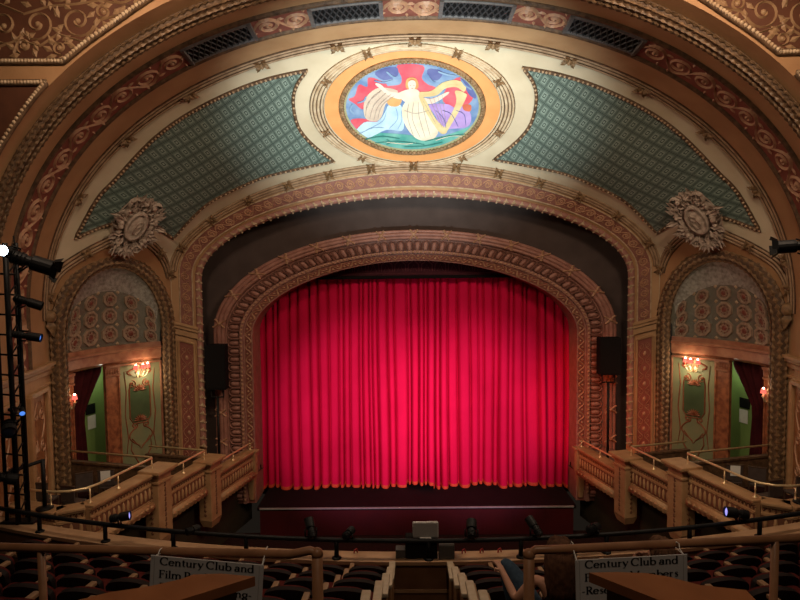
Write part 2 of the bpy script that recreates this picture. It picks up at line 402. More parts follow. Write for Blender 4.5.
BV = Barrel([C3, Curve(10.42, 7.85, 2.18, -1.38, 15.5), Curve(10.12, 7.98, 2.15, -1.34, 13.05)])
def xw(D): return BV.base(BV.half+2, D)[0]
R2 = Ring(A2O, A2I); RF = Ring(FO, FI); RS = Ring(A2O, C3)

def span(a, b, step): return list(np.linspace(a, b, max(2, int(abs(b-a)/step)+1)))
def sweepmap(mb, mp, us, prof, flip=False):
    k = len(prof); vs = [mp(u, v, h) for u in us for v, h in prof]; fs = []
    for i in range(len(us)-1):
        for j in range(k-1):
            q = (i*k+j, i*k+j+1, (i+1)*k+j+1, (i+1)*k+j); fs.append(q[::-1] if flip else q)
    mb.add(vs, fs)
def roll(mp, u, vs_c, r, h0, us, mb, n=6):
    """half-round rod running along u at v = vs_c"""
    prof = [(vs_c - r*math.cos(PI*j/n), h0 + r*math.sin(PI*j/n)) for j in range(n+1)]
    sm = mb.smooth; mb.smooth = True; sweepmap(mb, mp, us, prof); mb.smooth = sm
def local(mp, u, v, h=0.0, e=0.02, vs=1.0):
    P = mp(u, v, h); t = (mp(u+e, v, h)-mp(u-e, v, h)).normalized(); s = (mp(u, v+e*vs, h)-mp(u, v-e*vs, h)).normalized()
    n = mp(u, v, h+.1)-P; n.normalize(); return P, t, s, n
def bead_row(mb, mp, v, us, r, lift=0.0, k=1.0):
    for u in us:
        P, t, s, n = local(mp, u, v, lift); mb.blob(P, t, s, n, r*.95*k, r, r*.9, 6, 2)
def tie(mb, P, t, s, n, k=1.0):
    """crossed ribbons, a knot and four leaves bound round a moulding"""
    for a in (1, -1):
        for b in (1, -1):
            d = (t*.8*a + s*b*.9).normalized(); q = n.cross(d)
            mb.leaf(P + n*.02, d, q, n, .36*k, .15*k, .10*k)
            mb.leaf(P + n*.03, (t*a+s*b*.25).normalized(), n.cross((t*a+s*b*.25).normalized()), n, .24*k, .10*k, .09*k)
    mb.blob(P, t, s, n, .09*k, .09*k, .15*k, 8, 2)
def spiral(uc, vc, R, a0, sgn, turns=1.5, n=20, k=1.0):
    out = []
    for i in range(n+1):
        f = i/n; r = R*(1-.84*f); a = a0 + sgn*2*PI*turns*f
        out.append((uc + k*r*math.cos(a), vc + r*math.sin(a)))
    return out
def running_scroll(mb, mp, u0, u1, v0, v1, pitch, w=0.06, h=0.035, vdir=1):
    """wave stem with a spiral and leaves in every hollow"""
    vm = (v0+v1)/2; R = abs(v1-v0)*.40; n = max(1, int(round(abs(u1-u0)/pitch))); p = (u1-u0)/n; ap = abs(p)
    for k in range(n):
        uc = u0+p*(k+.5); s = 1 if k % 2 == 0 else -1
        mb.stroke(mp, spiral(uc, vm, min(R, ap*.46), PI/2*s + PI*.75, s, 1.6), w, h)
        mb.stroke(mp, [(uc - p*.5 + p*q/8, vm - s*R*.95*math.cos(PI*(q/8-.5))) for q in range(9)], w*.9, h)
        for a in (.25, .8, 1.35, 1.8):
            aa = PI*a*s; P, t, s2, nn = local(mp, uc + min(R, ap*.46)*1.05*math.cos(aa), vm + R*1.02*math.sin(aa))
            d = (t*math.cos(aa+.7*s) + s2*math.sin(aa+.7*s)).normalized(); mb.leaf(P, d, nn.cross(d), nn, R*.5, R*.28, h)
        P, t, s2, nn = local(mp, uc, vm); mb.blob(P, t, s2, nn, R*.17, R*.17, h*1.3, 6, 2)
def laurel(mb, mp, us, vc, hw, H, vs=1.0, rows=3):
    """overlapping bay leaves over a half-round rod"""
    for i, u in enumerate(us):
        P, t, s, n = local(mp, u, vc, 0, .02, vs)
        for r in range(rows):
            a = PI*(r+.5)/rows; q = s*(-math.cos(a)); c = P + s*(-math.cos(a)*hw) + n*(math.sin(a)*H)
            nn = (s*(-math.cos(a)) + n*math.sin(a)).normalized(); sd = t.cross(nn)
            mb.leaf(c + t*((-.05) if (r % 2) else .05), t, sd, nn, (us[1]-us[0])*1.25 if len(us) > 1 else .2, hw*1.25/rows*2, .05)

# ------------------------------------------------------------------ inverse map: photo pixel to the ruled cove
def RS_eval(U, v):
    U = np.asarray(U, float); v = np.asarray(v, float); t = np.clip(U/RS.half, -1, 1); leg = np.maximum(0, np.abs(U)-RS.half)
    xa = np.interp(t, A2O.t, A2O.x); za = np.interp(t, A2O.t, A2O.z)+A2O.z0-leg
    xb = np.interp(t, C3.t, C3.x); zb = np.interp(t, C3.t, C3.z)+C3.z0-leg
    return np.stack([xa+(xb-xa)*v, A2O.D+(C3.D-A2O.D)*v, za+(zb-za)*v+ZC], -1)
_gu, _gv = np.meshgrid(np.linspace(-RS.half-10.2, RS.half+1, 900), np.linspace(-.1, 1.1, 49), indexing='ij')
_gp = projn(RS_eval(_gu, _gv)).reshape(-1, 2); _gu = _gu.ravel(); _gv = _gv.ravel()
def px_uv(pts):
    q = np.asarray(pts, float).reshape(-1, 2); out = np.zeros_like(q)
    for i0 in range(0, len(q), 200):
        b = q[i0:i0+200]; d = ((b[:, None, :]-_gp[None])**2).sum(-1); k = d.argmin(1); u = _gu[k].copy(); v = _gv[k].copy()
        for _ in range(8):
            p = projn(RS_eval(u, v)); e = b-p; h = 1e-3
            ju = (projn(RS_eval(u+h, v))-p)/h; jv = (projn(RS_eval(u, v+h))-p)/h
            det = ju[:, 0]*jv[:, 1]-ju[:, 1]*jv[:, 0]; det = np.where(np.abs(det) < 1e-6, 1e-6, det)
            du = (e[:, 0]*jv[:, 1]-e[:, 1]*jv[:, 0])/det; dv = (ju[:, 0]*e[:, 1]-ju[:, 1]*e[:, 0])/det
            u = u+np.clip(du, -.3, .3); v = np.clip(v+np.clip(dv, -.1, .1), -.12, 1.12)
        out[i0:i0+200, 0] = u; out[i0:i0+200, 1] = v
    return out
def RS_nrm(U, v):
    e = 1e-2; n = np.cross(RS_eval(U+e, v)-RS_eval(U-e, v), RS_eval(U, v+e)-RS_eval(U, v-e)); n /= np.linalg.norm(n, axis=-1, keepdims=True)
    return np.where(n[..., 1:2] > 0, -n, n)
def cove_points(px, h=0.0):
    uv = px_uv(px); return RS_eval(uv[:, 0], uv[:, 1]) + RS_nrm(uv[:, 0], uv[:, 1])*h, RS_nrm(uv[:, 0], uv[:, 1])
def inside(poly, q):
    poly = np.asarray(poly); x, y = q[:, 0], q[:, 1]; r = np.zeros(len(q), bool); n = len(poly)
    for i in range(n):
        x1, y1 = poly[i]; x2, y2 = poly[(i+1) % n]
        c = ((y1 > y) != (y2 > y)) & (x < (x2-x1)*(y-y1)/((y2-y1) if y2 != y1 else 1e-9)+x1); r ^= c
    return r
def densify(poly, d, closed=True):
    out = []; n = len(poly)
    for i in range(n if closed else n-1):
        a = poly[i]; b = poly[(i+1) % n]; k = max(1, int(math.hypot(b[0]-a[0], b[1]-a[1])/d))
        for j in range(k): out.append((a[0]+(b[0]-a[0])*j/k, a[1]+(b[1]-a[1])*j/k))
    if not closed: out.append(poly[-1])
    return out
def tri_fill(poly, d, holes=()):
    """triangles that fill a 2D outline with interior points every d"""
    loops = [densify(poly, d)] + [densify(h, d) for h in holes]; vs = []; es = []
    for lp in loops:
        o = len(vs); vs += lp; es += [(o+i, o+(i+1) % len(lp)) for i in range(len(lp))]
    P = np.array(poly); x0, y0 = P.min(0); x1, y1 = P.max(0)
    g = np.array([(x, y) for x in np.arange(x0+d*.5, x1, d) for y in np.arange(y0+d*.5, y1, d)]).reshape(-1, 2)
    if len(g):
        ok = inside(loops[0], g)
        for h in loops[1:]: ok &= ~inside(h, g)
        B = np.array(vs); g = g[ok]
        if len(g):
            g = g[np.array([((B-q)**2).sum(1).min() for q in g]) > (d*.35)**2]; vs = vs + [tuple(q) for q in g]
    r = delaunay_2d_cdt([Vector(v) for v in vs], es, [], 0, 1e-5)
    ov = np.array([v[:] for v in r[0]]); F = [list(f) for f in r[2]]
    c = np.array([ov[f].mean(0) for f in F]); ok = inside(loops[0], c)
    for h in loops[1:]: ok &= ~inside(h, c)
    return ov, [f for f, k in zip(F, ok) if k]
def cove_patch(mb, poly, h, d=8.0, holes=(), uvf=None):
    ov, F = tri_fill(poly, d, holes); P, N = cove_points(ov, h)
    o = len(mb.v); sm = mb.smooth; mb.smooth = True; mb.add([V(*p) for p in P], F); mb.smooth = sm
    if uvf is not None:
        if mb.uv is None: mb.uv = []
        mb.uv += [uvf(p) for p in P]
def cove_rod(mb, px, r, h=0.0, n=6, closed=False):
    P, N = cove_points(px, h); mb.tube([V(*p) for p in P], r, n, closed)
def smoothpx(pts, n, closed=False):
    """Catmull-Rom through the traced points"""
    P = [np.array(p, float) for p in pts]; k = len(P); out = []
    segs = k if closed else k-1
    for i in range(segs):
        p0 = P[(i-1) % k] if closed or i > 0 else P[i]; p1 = P[i]; p2 = P[(i+1) % k]; p3 = P[(i+2) % k] if closed or i+2 < k else P[(i+1) % k]
        for j in range(n):
            t = j/n; out.append(tuple(.5*((2*p1)+(p2-p0)*t+(2*p0-5*p1+4*p2-p3)*t*t+(3*p1-p0-3*p2+p3)*t**3)))
    if not closed: out.append(tuple(P[-1]))
    return out

# ------------------------------------------------------------------ floors
mb = MB(); mb.box((0, 11.5, -0.1), (24, 21.4, .2)); struct(mb.build('floor', CARPET), 'dark carpeted orchestra floor below the balcony')
STZ = 1.10
mb = MB(); mb.box((0, 24.3, STZ-.06), (11.9, 4.8, .12)); st = struct(mb.build('floor_stage', STAGEF), 'black stage floor under the red curtain')
mb = MB(); mb.box((0, 21.86, STZ-.03), (11.7, .06, .05)); mb.build('stage_nosing', GREY, st)
mb = MB(); mb.box((0, 21.95, STZ/2-.04), (11.7, .1, STZ-.1))
for x in np.arange(-4.8, 4.81, 1.2): mb.box((x, 21.895, STZ/2-.04), (.05, .02, STZ-.12))
mb.build('stage_front', STAGER, st)

# ------------------------------------------------------------------ barrel vault with its bands
us = span(-BV.half, BV.half, .22); LEG = 8.75
ul = span(-BV.half-LEG, -BV.half-.3, 1.2) + us + span(BV.half+.3, BV.half+LEG, 1.2)
mb = MB(); mb.smooth = True; sweepmap(mb, BV.mp, ul, [(17.5, 0), (16.2, 0), (15.0, 0), (13.05, 0)])
VAULT = struct(mb.build('ceiling', TAN), 'tan barrel vault in front of the cove with scroll band and leaf moulding')
ub = span(-BV.half-1.35, BV.half+1.35, .22)
mb = MB(); mb.smooth = True; sweepmap(mb, BV.mp, ub, [(16.02, .012), (14.98, .012)]); sb = mb.build('scroll_band', REDG, VAULT)
GR = []                                                   # grille spans along the band
for x0, x1, py in ((311, 381, 12), (441, 512, 8), (186, 252, 42), (569, 640, 30)):
    a = W(x0, py, 15.5).x; b = W(x1, py, 15.5).x
    uu = np.linspace(-8, 8, 801); xx = np.array([BV.base(u)[0] for u in uu]); GR.append((float(np.interp(a, xx, uu)), float(np.interp(b, xx, uu))))
GR.sort()
mb = MB(); edges = [-BV.half-1.3] + [e for g in GR for e in g] + [BV.half+1.3]
for i in range(0, len(edges), 2): running_scroll(mb, BV.mp, edges[i]+.05, edges[i+1]-.05, 15.02, 15.98, .74, .14, .06)
mb.build('scroll_relief', SCROLL, sb)
mb = MB()
for v in (14.95, 16.05): bead_row(mb, BV.mp, v, span(-BV.half-1.4, BV.half+1.4, .10), .05, .03); roll(BV.mp, 0, v, .085, 0, ub, mb, 4)
for s in (-1, 1): roll(lambda u, v, h: BV.mp(s*(BV.half+1.40)+v, u, h), 0, 0, .06, 0, span(15.0, 16.0, .2), mb)
mb.build('bead_moulding', DARKM, VAULT)
mb = MB(); usm = span(-BV.half-1.3, BV.half+1.3, .17)
roll(BV.mp, 0, 13.80, .24, 0, usm, mb, 6)
mb.build('leaf_moulding', DARKM, VAULT)
mb = MB(); laurel(mb, BV.mp, usm, 13.80, .26, .24, 1.0, 7); mb.build('moulding_leaves', BRACT, VAULT)
# reeded moulding where the vault meets the cove
mb = MB(); ur = span(-BV.half-.15, BV.half+.15, .22)
for D, h, r in ((17.20, .01, .036), (17.32, .03, .042), (17.44, .06, .036)): roll(BV.mp, 0, D, r, h, ur, mb)
RE = mb.build('reed_moulding', REEDB, VAULT)
mb = MB(); mb.smooth = True; sweepmap(mb, BV.mp, ur, [(17.08, .004), (17.12, .012), (17.38, .03), (17.51, .06)]); mb.build('moulding_shade', DARKM, RE)  # dark strip under the reeds stands in for the shadow between them
for k in range(-6, 7):
    mb = MB(); u = k*BV.half*.98/6.5; P, t, s, n = local(BV.mp, u, 17.36, .10); tie(mb, P, t, s, n, .88); mb.build('leaf_tie', LEAFM, VAULT)
for sg in (-1, 1):
    mb = MB(); P, t, s, n = local(BV.mp, sg*(BV.half+.05), 17.40, .08); mb.leaf(P, V(0, 0, -1), V(0, 1, 0), n, .6, .35, .2); mb.blob(P, V(0, 0, 1), V(0, 1, 0), n, .22, .17, .2, 8, 3); mb.build('moulding_end', LEAFM, VAULT)
# cornice and panel on the pier under the vault
for sg in (-1, 1):
    mb = MB(); z = ZC-2.72
    for dz, out, hh in ((0, .20, .10), (-.10, .14, .10), (-.22, .08, .14), (-.60, .05, .08)): mb.bar((xw(13.1)*sg-sg*out/2, 13.1, z+dz-hh/2), (xw(17.48)*sg-sg*out/2, 17.48, z+dz-hh/2), out, hh, (0, 0, 1), .02)
    mb.build('pier_cornice', BOXT, VAULT)
    mb = MB()
    for y0, y1 in ((15.85, 17.05), (13.5, 15.2)):
        for a, b in (((y0, -3.45), (y0, -7.3)), ((y1, -3.45), (y1, -7.3)), ((y0, -3.45), (y1, -3.45)), ((y0, -7.3), (y1, -7.3))):
            mb.bar((sg*(xw(a[0])-.05), a[0], ZC+a[1]), (sg*(xw(b[0])-.05), b[0], ZC+b[1]), .14, .14, (1, 0, 0), .03)
    mb.build('pier_panel_frame', BOXT, VAULT)
    mb = MB()
    for y0, y1 in ((15.85, 17.05), (13.5, 15.2)): mb.bar((sg*(xw(y0)-.012), y0+.05, ZC-5.37), (sg*(xw(y1)-.012), y1-.05, ZC-5.37), .024, 3.75)
    pp = mb.build('pier_panel', PIERP, VAULT)
    mb = MB(); m_ = lambda u, v, h: V(sg*(xw(u)-.024-h), u, ZC+v)
    for y0, y1 in ((15.85, 17.05), (13.5, 15.2)):
        yc = (y0+y1)/2
        for q in (-1, 1):
            for zc in (-4.1, -5.0, -5.9, -6.7): mb.stroke(m_, spiral(yc+q*.22, zc, .20, PI/2*q, q, 1.3, 14), .045, .03)
            mb.stroke(m_, [(yc+q*(.12+.25*abs(math.sin(k*.5))), -3.7-k*.17) for k in range(20)], .05, .03)
    mb.build('panel_relief', SCROLL, pp)

# ------------------------------------------------------------------ spandrel wall over the vault mouth
D0 = 13.05
mb = MB(); sweepmap(mb, lambda u, v, h: BV.mp(u, D0, 0) + (BV.mp(u, D0, 0)-BV.mp(u, D0, 1.0))*v, ul, [(0, 0), (1.6, 0), (5.0, 0)])
SPW = struct(mb.build('wall_front', ORANGE), 'ochre spandrel wall above the mouth of the vault with brown scroll panels')
PL1 = [(-70, 62), (64, 62)] + smoothpx([(64, 62), (87, 43), (111, 26), (148, 0), (190, -24), (235, -44)], 3) + [(-70, -60)]
PL2 = [(-70, 84), (47, 83)] + smoothpx([(47, 83), (30, 104), (14, 127), (-1, 152), (-20, 190), (-40, 235)], 3) + [(-70, 260)]
def dplane(q, h=0.0): p = W(q[0], q[1], D0-.01); return V(p.x, D0-.01-h, p.z)
for mir in (False, True):
    for P_, nm, mat in ((PL1, 'scroll_panel', BROWNG), (PL2, 'dark_panel', BROWNG)):
        mb = MB(); ov, F = tri_fill(P_, 14); mb.add([dplane(q) for q in ov], F); pn = mb.build(nm, mat, SPW, mir)
        mb = MB(); lp = densify(P_, 4)
        mb.tube([dplane(q, .03) for q in lp], .075, 6, True); mb.build('panel_border', DARKM, pn, mir)
        mb = MB()
        for q in densify(P_, 3.2): mb.blob(dplane(q, .08), V(1, 0, 0), V(0, 0, 1), YN, .05, .05, .05, 5, 2)
        mb.build('panel_beads', MOULD, pn, mir)
        if nm == 'scroll_panel':
            mb = MB(); m_ = lambda u, v, h: dplane((u, v), h)
            for uc, vc, R, a0, sg in ((78, 21, 17, .3, 1), (38, 24, 17, 2.6, -1), (4, 26, 20, .2, 1), (60, 48, 7, 1.2, 1), (104, 12, 8, -1.5, -1), (24, 46, 8, 2.0, 1), (-30, 28, 18, .2, -1), (120, -12, 16, .5, 1), (60, -16, 18, 2.2, -1)):
                mb.stroke(m_, spiral(uc, vc, R, a0, sg, 1.45, 26), 2.3, .05)
                for k in range(7):
                    aa = a0 + sg*k*.75; P, t, s, n = local(m_, uc + R*1.1*math.cos(aa), vc + R*1.1*math.sin(aa), 0, .5); d = (t*math.cos(aa+sg*.9)+s*math.sin(aa+sg*.9)).normalized(); mb.leaf(P, d, n.cross(d), n, .24, .13, .05)
                P, t, s, n = local(m_, uc, vc, 0, .5); mb.blob(P, t, s, n, .06, .06, .05, 8, 2)
            mb.stroke(m_, [(-40, 42), (-10, 50), (18, 40), (40, 46), (58, 34), (84, 42), (100, 20), (124, 14)], 2.6, .05)
            mb.stroke(m_, [(-40, 8), (0, 4), (24, 14), (50, 6), (76, 4), (100, 0), (130, 6)], 2.6, .05)
            mb.build('scroll_relief', PALES, pn, mir)

# ------------------------------------------------------------------ cove between the scrolled arch and the vault
def wall_pt(s, z, h=0.0):                                 # left splayed wall: s metres from the arch pier, z relative, h into the room
    return V(-8.66 - .4993*s + .8664*h, 21.3 - .8664*s - .4993*h, ZC+z)
NC, NH, NZ0, NR = 2.20, 1.73, -2.1, 2.12                   # niche opening: centre, half width, spring, rise
def narch(k=0.0, n=36, zb=-9.9):
    out = [(NC-NH-k, zb), (NC-NH-k, -6), (NC-NH-k, -4)]
    for i in range(n+1):
        a = PI*i/n; out.append((NC-(NH+k)*math.cos(a), NZ0+(NR+k)*math.sin(a)))
    return out + [(NC+NH+k, -4), (NC+NH+k, -6), (NC+NH+k, zb)]
def pxof(P): return tuple(projn(np.array(P[:])))
hole = [pxof(wall_pt(s, z)) for s, z in narch(.06)]
hb = 8.5
left = [pxof(V(*RS_eval(np.array(u), np.array(0.0)))) for u in span(0.0, -RS.half, .3)] + [pxof(V(*RS_eval(np.array(-RS.half-l), np.array(0.0)))) for l in span(.6, 9.7, 1.0)]
rt = [pxof(V(*RS_eval(np.array(u), np.array(1.0)))) for u in span(0.0, -RS.half, .3)] + [pxof(V(*RS_eval(np.array(-RS.half-l), np.array(1.0)))) for l in span(.6, 8.7, 1.0)]
COVE = None
for mir in (False, True):
    mb = MB(); mb.smooth = True
    # ruled grid without the niche columns, finer near the opening
    cells_u = list(np.linspace(0, -RS.half, 60)) + [-RS.half-l for l in span(.12, 9.8, .12)]
    cells_v = list(np.linspace(0, 1, 61))
    G = RS_eval(np.array(cells_u)[:, None]*np.ones((1, 61)), np.array(cells_v)[None]*np.ones((len(cells_u), 1)))
    px = projn(G); ok = ~inside(hole, px.reshape(-1, 2)).reshape(px.shape[:2])
    fs = []
    for i in range(len(cells_u)-1):
        for j in range(60):
            q = [(i, j), (i, j+1), (i+1, j+1), (i+1, j)]
            if sum(ok[a] for a in q) >= 3: fs.append([a*61+b for a, b in q])
    mb.add([V(*p) for p in G.reshape(-1, 3)], fs)
    o = mb.build('wall_cove' if not mir else 'cove_half', CREAM, COVE, mir)
    if not mir: COVE = struct(o, 'cream cove over the stage arch holding green diaper panels and the painted oval')
    # lower ochre field of the splayed wall around the niche
    mb = MB(); OF = [pxof(wall_pt(s, z)) for s, z in ((.02, -.75), (.02, -7.5), (4.36, -7.5), (4.36, -1.2))]
    NM = smoothpx([(46, 299), (50, 285), (60, 270), (85, 253), (108, 241), (120, 235), (131, 233), (147, 241), (159, 252), (166, 264), (170, 277)], 4)
    top = [q for q in NM]; lowR = [pxof(wall_pt(.02, z)) for z in span(-1.2, -7.5, .7)]; lowL = [pxof(wall_pt(4.37, z)) for z in span(-7.5, -1.4, .7)]
    poly = top + lowR + lowL; h2 = [pxof(wall_pt(s, z)) for s, z in narch(.10, 36, -7.3)]
    cove_patch(mb, poly, .012, 5.0, [h2]); mb.build('niche_surround', ORANGE, COVE, mir)
    # green diaper field
    GP = smoothpx([(334, 161), (300, 168), (260, 178), (216, 198), (195, 214), (173, 238)], 4) + smoothpx([(173, 238), (160, 230), (147, 225), (131, 221), (106, 225), (75, 238)], 3)[1:] + smoothpx([(75, 238), (96, 200), (115, 179), (152, 140), (189, 113), (233, 91), (270, 78), (307, 70)], 4)[1:] + smoothpx([(307, 70), (297, 84), (293, 101), (298, 126), (312, 144), (334, 161)], 4)[1:-1]
    ca, sa = math.cos(.52), math.sin(.52)
    mb = MB(); cove_patch(mb, GP, .02, 8.0, (), lambda p: ((p[0]*ca+p[2]*sa)/.25, (-p[0]*sa+p[2]*ca)/.25)); gp = mb.build('green_panel', GREEN, COVE, mir)
    mb = MB(); gl = densify(GP, 4); cove_rod(mb, gl, .06, .02, 6, True); mb.build('panel_edge', DARKM, gp, mir); mb = MB()
    P, N = cove_points(densify(GP, 3.6), .06)
    for p, n in zip(P, N):
        n = V(*n); e1 = n.cross(V(0, 0, 1)).normalized(); mb.blob(V(*p), e1, n.cross(e1), n, .042, .042, .05, 5, 2)
    mb.build('panel_bead', MOULD, gp, mir)
    # reeded moulding over the niche, bound with leaves
    mb = MB(); P, N = cove_points(NM, 0); P = [V(*p) for p in P]; N = [V(*n) for n in N]
    fr = []
    for i, p in enumerate(P):
        t = (P[min(i+1, len(P)-1)]-P[max(0, i-1)]).normalized(); fr.append((p, N[i].cross(t).normalized(), N[i]))
    mbg = MB(); mbg.sweep(fr, [(-.19, .01), (-.17, .03), (.13, .03), (.15, .01)])  # dark band painted as shade between the niche reeds
    for a, h, r in ((-.12, .045, .036), (-.02, .055, .042), (.08, .045, .036)): mb.tube([p+e*a+n*h for p, e, n in fr], r, 6)
    nm = mb.build('niche_moulding', REEDB, COVE, mir); mbg.build('moulding_shade', DARKM, nm, mir)
    for i in (1, 12, 18, 32, 39): mb = MB(); p, e, n = fr[min(i, len(fr)-1)]; t = e.cross(n); tie(mb, p+n*.08, t, e, n, .68); mb.build('leaf_tie', LEAFM, nm, mir)

# ------------------------------------------------------------------ painted oval over the arch
MC = (412.3, 105.5)
def ell(a, b, n=96, c=MC): return [(c[0]+a*math.cos(2*PI*i/n), c[1]+b*math.sin(2*PI*i/n)) for i in range(n)]
mpos = cove_points([MC])[0][0]
MED = thing('ceiling_medallion', 'oval ceiling painting of a winged harpist in an orange border above the stage arch', 'painting', tuple(mpos))
mb = MB(); cove_patch(mb, ell(88, 55.5), .03, 6.0, [ell(69, 45)]); mb.build('orange_border', ORNG, MED)
mb = MB()
for a, b, r, h in ((90.8, 57.3, .036, .05), (94.4, 58.9, .046, .06), (98.0, 60.4, .046, .05), (101.3, 61.6, .036, .04)): cove_rod(mb, ell(a, b), r, h, 6, True)
rr = mb.build('reeded_ring', REEDC, MED)
mb = MB(); cove_patch(mb, ell(103, 62.3), .034, 6.0, [ell(89, 56.6)]); mb.build('ring_shade', DARKM, rr)  # dark oval patch puts shadow lines between the rods
for deg in (25, 62, 118, 155, 205, 238, 270, 302, 335):
    P, N = cove_points([(MC[0]+95.5*math.cos(math.radians(deg)), MC[1]-60*math.sin(math.radians(deg))), (MC[0]+96*math.cos(math.radians(deg+2)), MC[1]-60*math.sin(math.radians(deg+2)))], .10)
    n = V(*N[0]); t = (V(*P[1])-V(*P[0])).normalized(); mb = MB(); tie(mb, V(*P[0]), t, n.cross(t), n, .58); mb.build('leaf_tie', LEAFM, rr)
mb = MB(); cove_rod(mb, ell(72, 47), .06, .05, 6, True)
P, N = cove_points(ell(70.5, 45.8, 110), .07)
for p, n in zip(P, N):
    n = V(*n); e1 = n.cross(V(0, 0, 1)).normalized(); mb.blob(V(*p), e1, n.cross(e1), n, .075, .075, .07, 6, 2)
mb.build('bead_rim', LEAFM, MED)
mb = MB(); cove_patch(mb, ell(69.4, 45.4), .035, 6, [ell(66, 42.6)]); mb.build('olive_rim', pm('olive_rim', (.38, .36, .20), (.30, .28, .15), 6), MED)
PAINT = [pm('paint_'+n, lin(c), lin(d), 2.2, 0.6, detail=6) for n, c, d in (
    ('slate_blue', (92, 122, 168), (136, 160, 190)), ('coral_red', (196, 70, 88), (214, 100, 112)), ('sea_green', (70, 148, 140), (120, 180, 168)),
    ('wing_buff', (206, 190, 172), (186, 166, 150)), ('pale_blue', (186, 212, 228), (160, 190, 214)), ('golden_hair', (206, 160, 104), (186, 136, 84)),
    ('ivory', (226, 216, 196), (206, 192, 170)), ('flesh', (232, 206, 194), (222, 190, 176)), ('harp_gold', (214, 196, 150), (196, 172, 124)),
    ('lilac', (176, 150, 206), (156, 128, 190)), ('auburn', (200, 110, 84), (180, 90, 66)), ('dusk_blue', (78, 84, 140), (100, 110, 160)), ('fold_grey', (168, 152, 140), (150, 134, 126)), ('shade_blue', (132, 160, 190), (116, 144, 178)), ('deep_sea', (48, 112, 108), (60, 128, 120)))]
ART = [(1, [(300, 62), (415, 66), (408, 120), (436, 150), (470, 165), (420, 200), (280, 190), (246, 160), (308, 150), (318, 120)]),
 (1, [(82, 215), (110, 200), (128, 150), (165, 160), (170, 120), (214, 128), (256, 160), (180, 200), (150, 260), (110, 235)]),
 (1, [(545, 130), (610, 120), (640, 190), (610, 240), (540, 250), (500, 210)]), (1, [(90, 310), (130, 300), (200, 310), (240, 325), (150, 360), (110, 350)]),
 (11, [(436, 80), (500, 92), (480, 130), (440, 120)]), (11, [(200, 95), (290, 70), (300, 110), (240, 130)]), (11, [(590, 120), (640, 150), (650, 210), (615, 190)]),
 (2, [(106, 375), (160, 362), (250, 365), (340, 372), (470, 385), (600, 345), (640, 330), (600, 375), (540, 410), (440, 436), (300, 438), (190, 418), (135, 395)]),
 (9, [(440, 240), (520, 236), (560, 255), (600, 246), (628, 290), (612, 335), (540, 346), (490, 345), (470, 290)]), (10, [(592, 240), (626, 240), (624, 268), (594, 262)]),
 (3, [(150, 275), (152, 225), (178, 185), (225, 162), (300, 176), (276, 214), (246, 238), (230, 290), (205, 312), (165, 305)]),
 (4, [(100, 380), (150, 318), (214, 312), (246, 268), (262, 240), (312, 238), (328, 300), (320, 354), (250, 350), (165, 388)]),
 (5, [(254, 222), (286, 198), (318, 216), (304, 244), (266, 244)]),
 (7, [(200, 146), (222, 146), (262, 178), (318, 188), (312, 214), (258, 196), (228, 172)]), (7, [(396, 200), (450, 212), (520, 182), (524, 192), (460, 232), (410, 228)]),
 (6, [(318, 264), (346, 216), (402, 208), (432, 250), (456, 312), (482, 352), (456, 392), (390, 392), (338, 336)]),
 (7, [(300, 190), (346, 170), (390, 172), (404, 212), (346, 226), (320, 216)]),
 (5, [(336, 142), (346, 120), (376, 118), (392, 140), (388, 166), (342, 166)]), (7, [(346, 144), (358, 130), (376, 132), (382, 150), (372, 172), (354, 172)]),
 (8, [(398, 182), (450, 176), (500, 140), (560, 128), (604, 150), (596, 180), (562, 160), (512, 166), (474, 196), (410, 202)]),
 (8, [(556, 176), (600, 186), (602, 214), (528, 344), (510, 362), (502, 352), (560, 232)]), (8, [(394, 196), (420, 210), (470, 300), (520, 352), (500, 368), (470, 340), (420, 260)])]
mb = MB(); cove_patch(mb, ell(66.5, 43), .038, 6)
for k, (mi, poly) in enumerate(ART):
    mb.mi = mi; pp = smoothpx([(330+x/4.4444, 50+y/4.4444) for x, y in poly], 4, True)
    c = np.array(pp)
    q = (c-np.array(MC))/np.array([66.0, 42.6]); r = np.hypot(q[:, 0], q[:, 1]); c = np.array(MC)+(q/np.maximum(r, 1)[:, None])*np.array([66.0, 42.6])
    cove_patch(mb, [tuple(x) for x in c], .040+.0011*k, 6)
m_ = lambda u, v, h: V(*cove_points([(330+u/4.4444, 50+v/4.4444)], .068+h)[0][0])
def brush(mi, lines, w):
    mb.mi = mi
    for l in lines: mb.stroke(m_, smoothpx(l, 4), w, .002)
brush(12, [[(158, 290), (168, 230), (226, 178)], [(176, 302), (196, 238), (250, 184)], [(194, 308), (214, 244), (272, 190)], [(212, 300), (232, 240), (288, 196)], [(160, 262), (186, 206), (230, 172)]], 2.2)
brush(12, [[(350, 230), (344, 290), (372, 380)], [(372, 226), (366, 300), (402, 386)], [(392, 224), (396, 290), (424, 386)], [(412, 236), (424, 296), (446, 378)], [(330, 262), (380, 276), (440, 262)]], 2.3)
brush(13, [[(250, 268), (232, 312), (160, 350)], [(292, 250), (300, 300), (262, 344)], [(120, 372), (190, 340), (240, 340)], [(318, 262), (318, 310), (300, 346)]], 2.3)
brush(11, [[(500, 262), (540, 280), (570, 336)], [(470, 262), (506, 300), (516, 340)], [(560, 262), (596, 280), (604, 330)]], 2.6)
brush(12, [[(440, 204), (500, 342)], [(458, 200), (506, 340)], [(478, 196), (510, 330)], [(498, 190), (516, 322)], [(414, 220), (470, 322)]], 1.6)
brush(8, [[(408, 196), (470, 186), (520, 152), (580, 150)]], 2.5)
brush(14, [[(150, 392), (230, 378), (310, 388)], [(200, 408), (300, 400), (420, 414)], [(420, 400), (520, 378), (600, 368)], [(330, 424), (420, 420), (500, 404)], [(250, 392), (270, 404), (250, 414)]], 5)
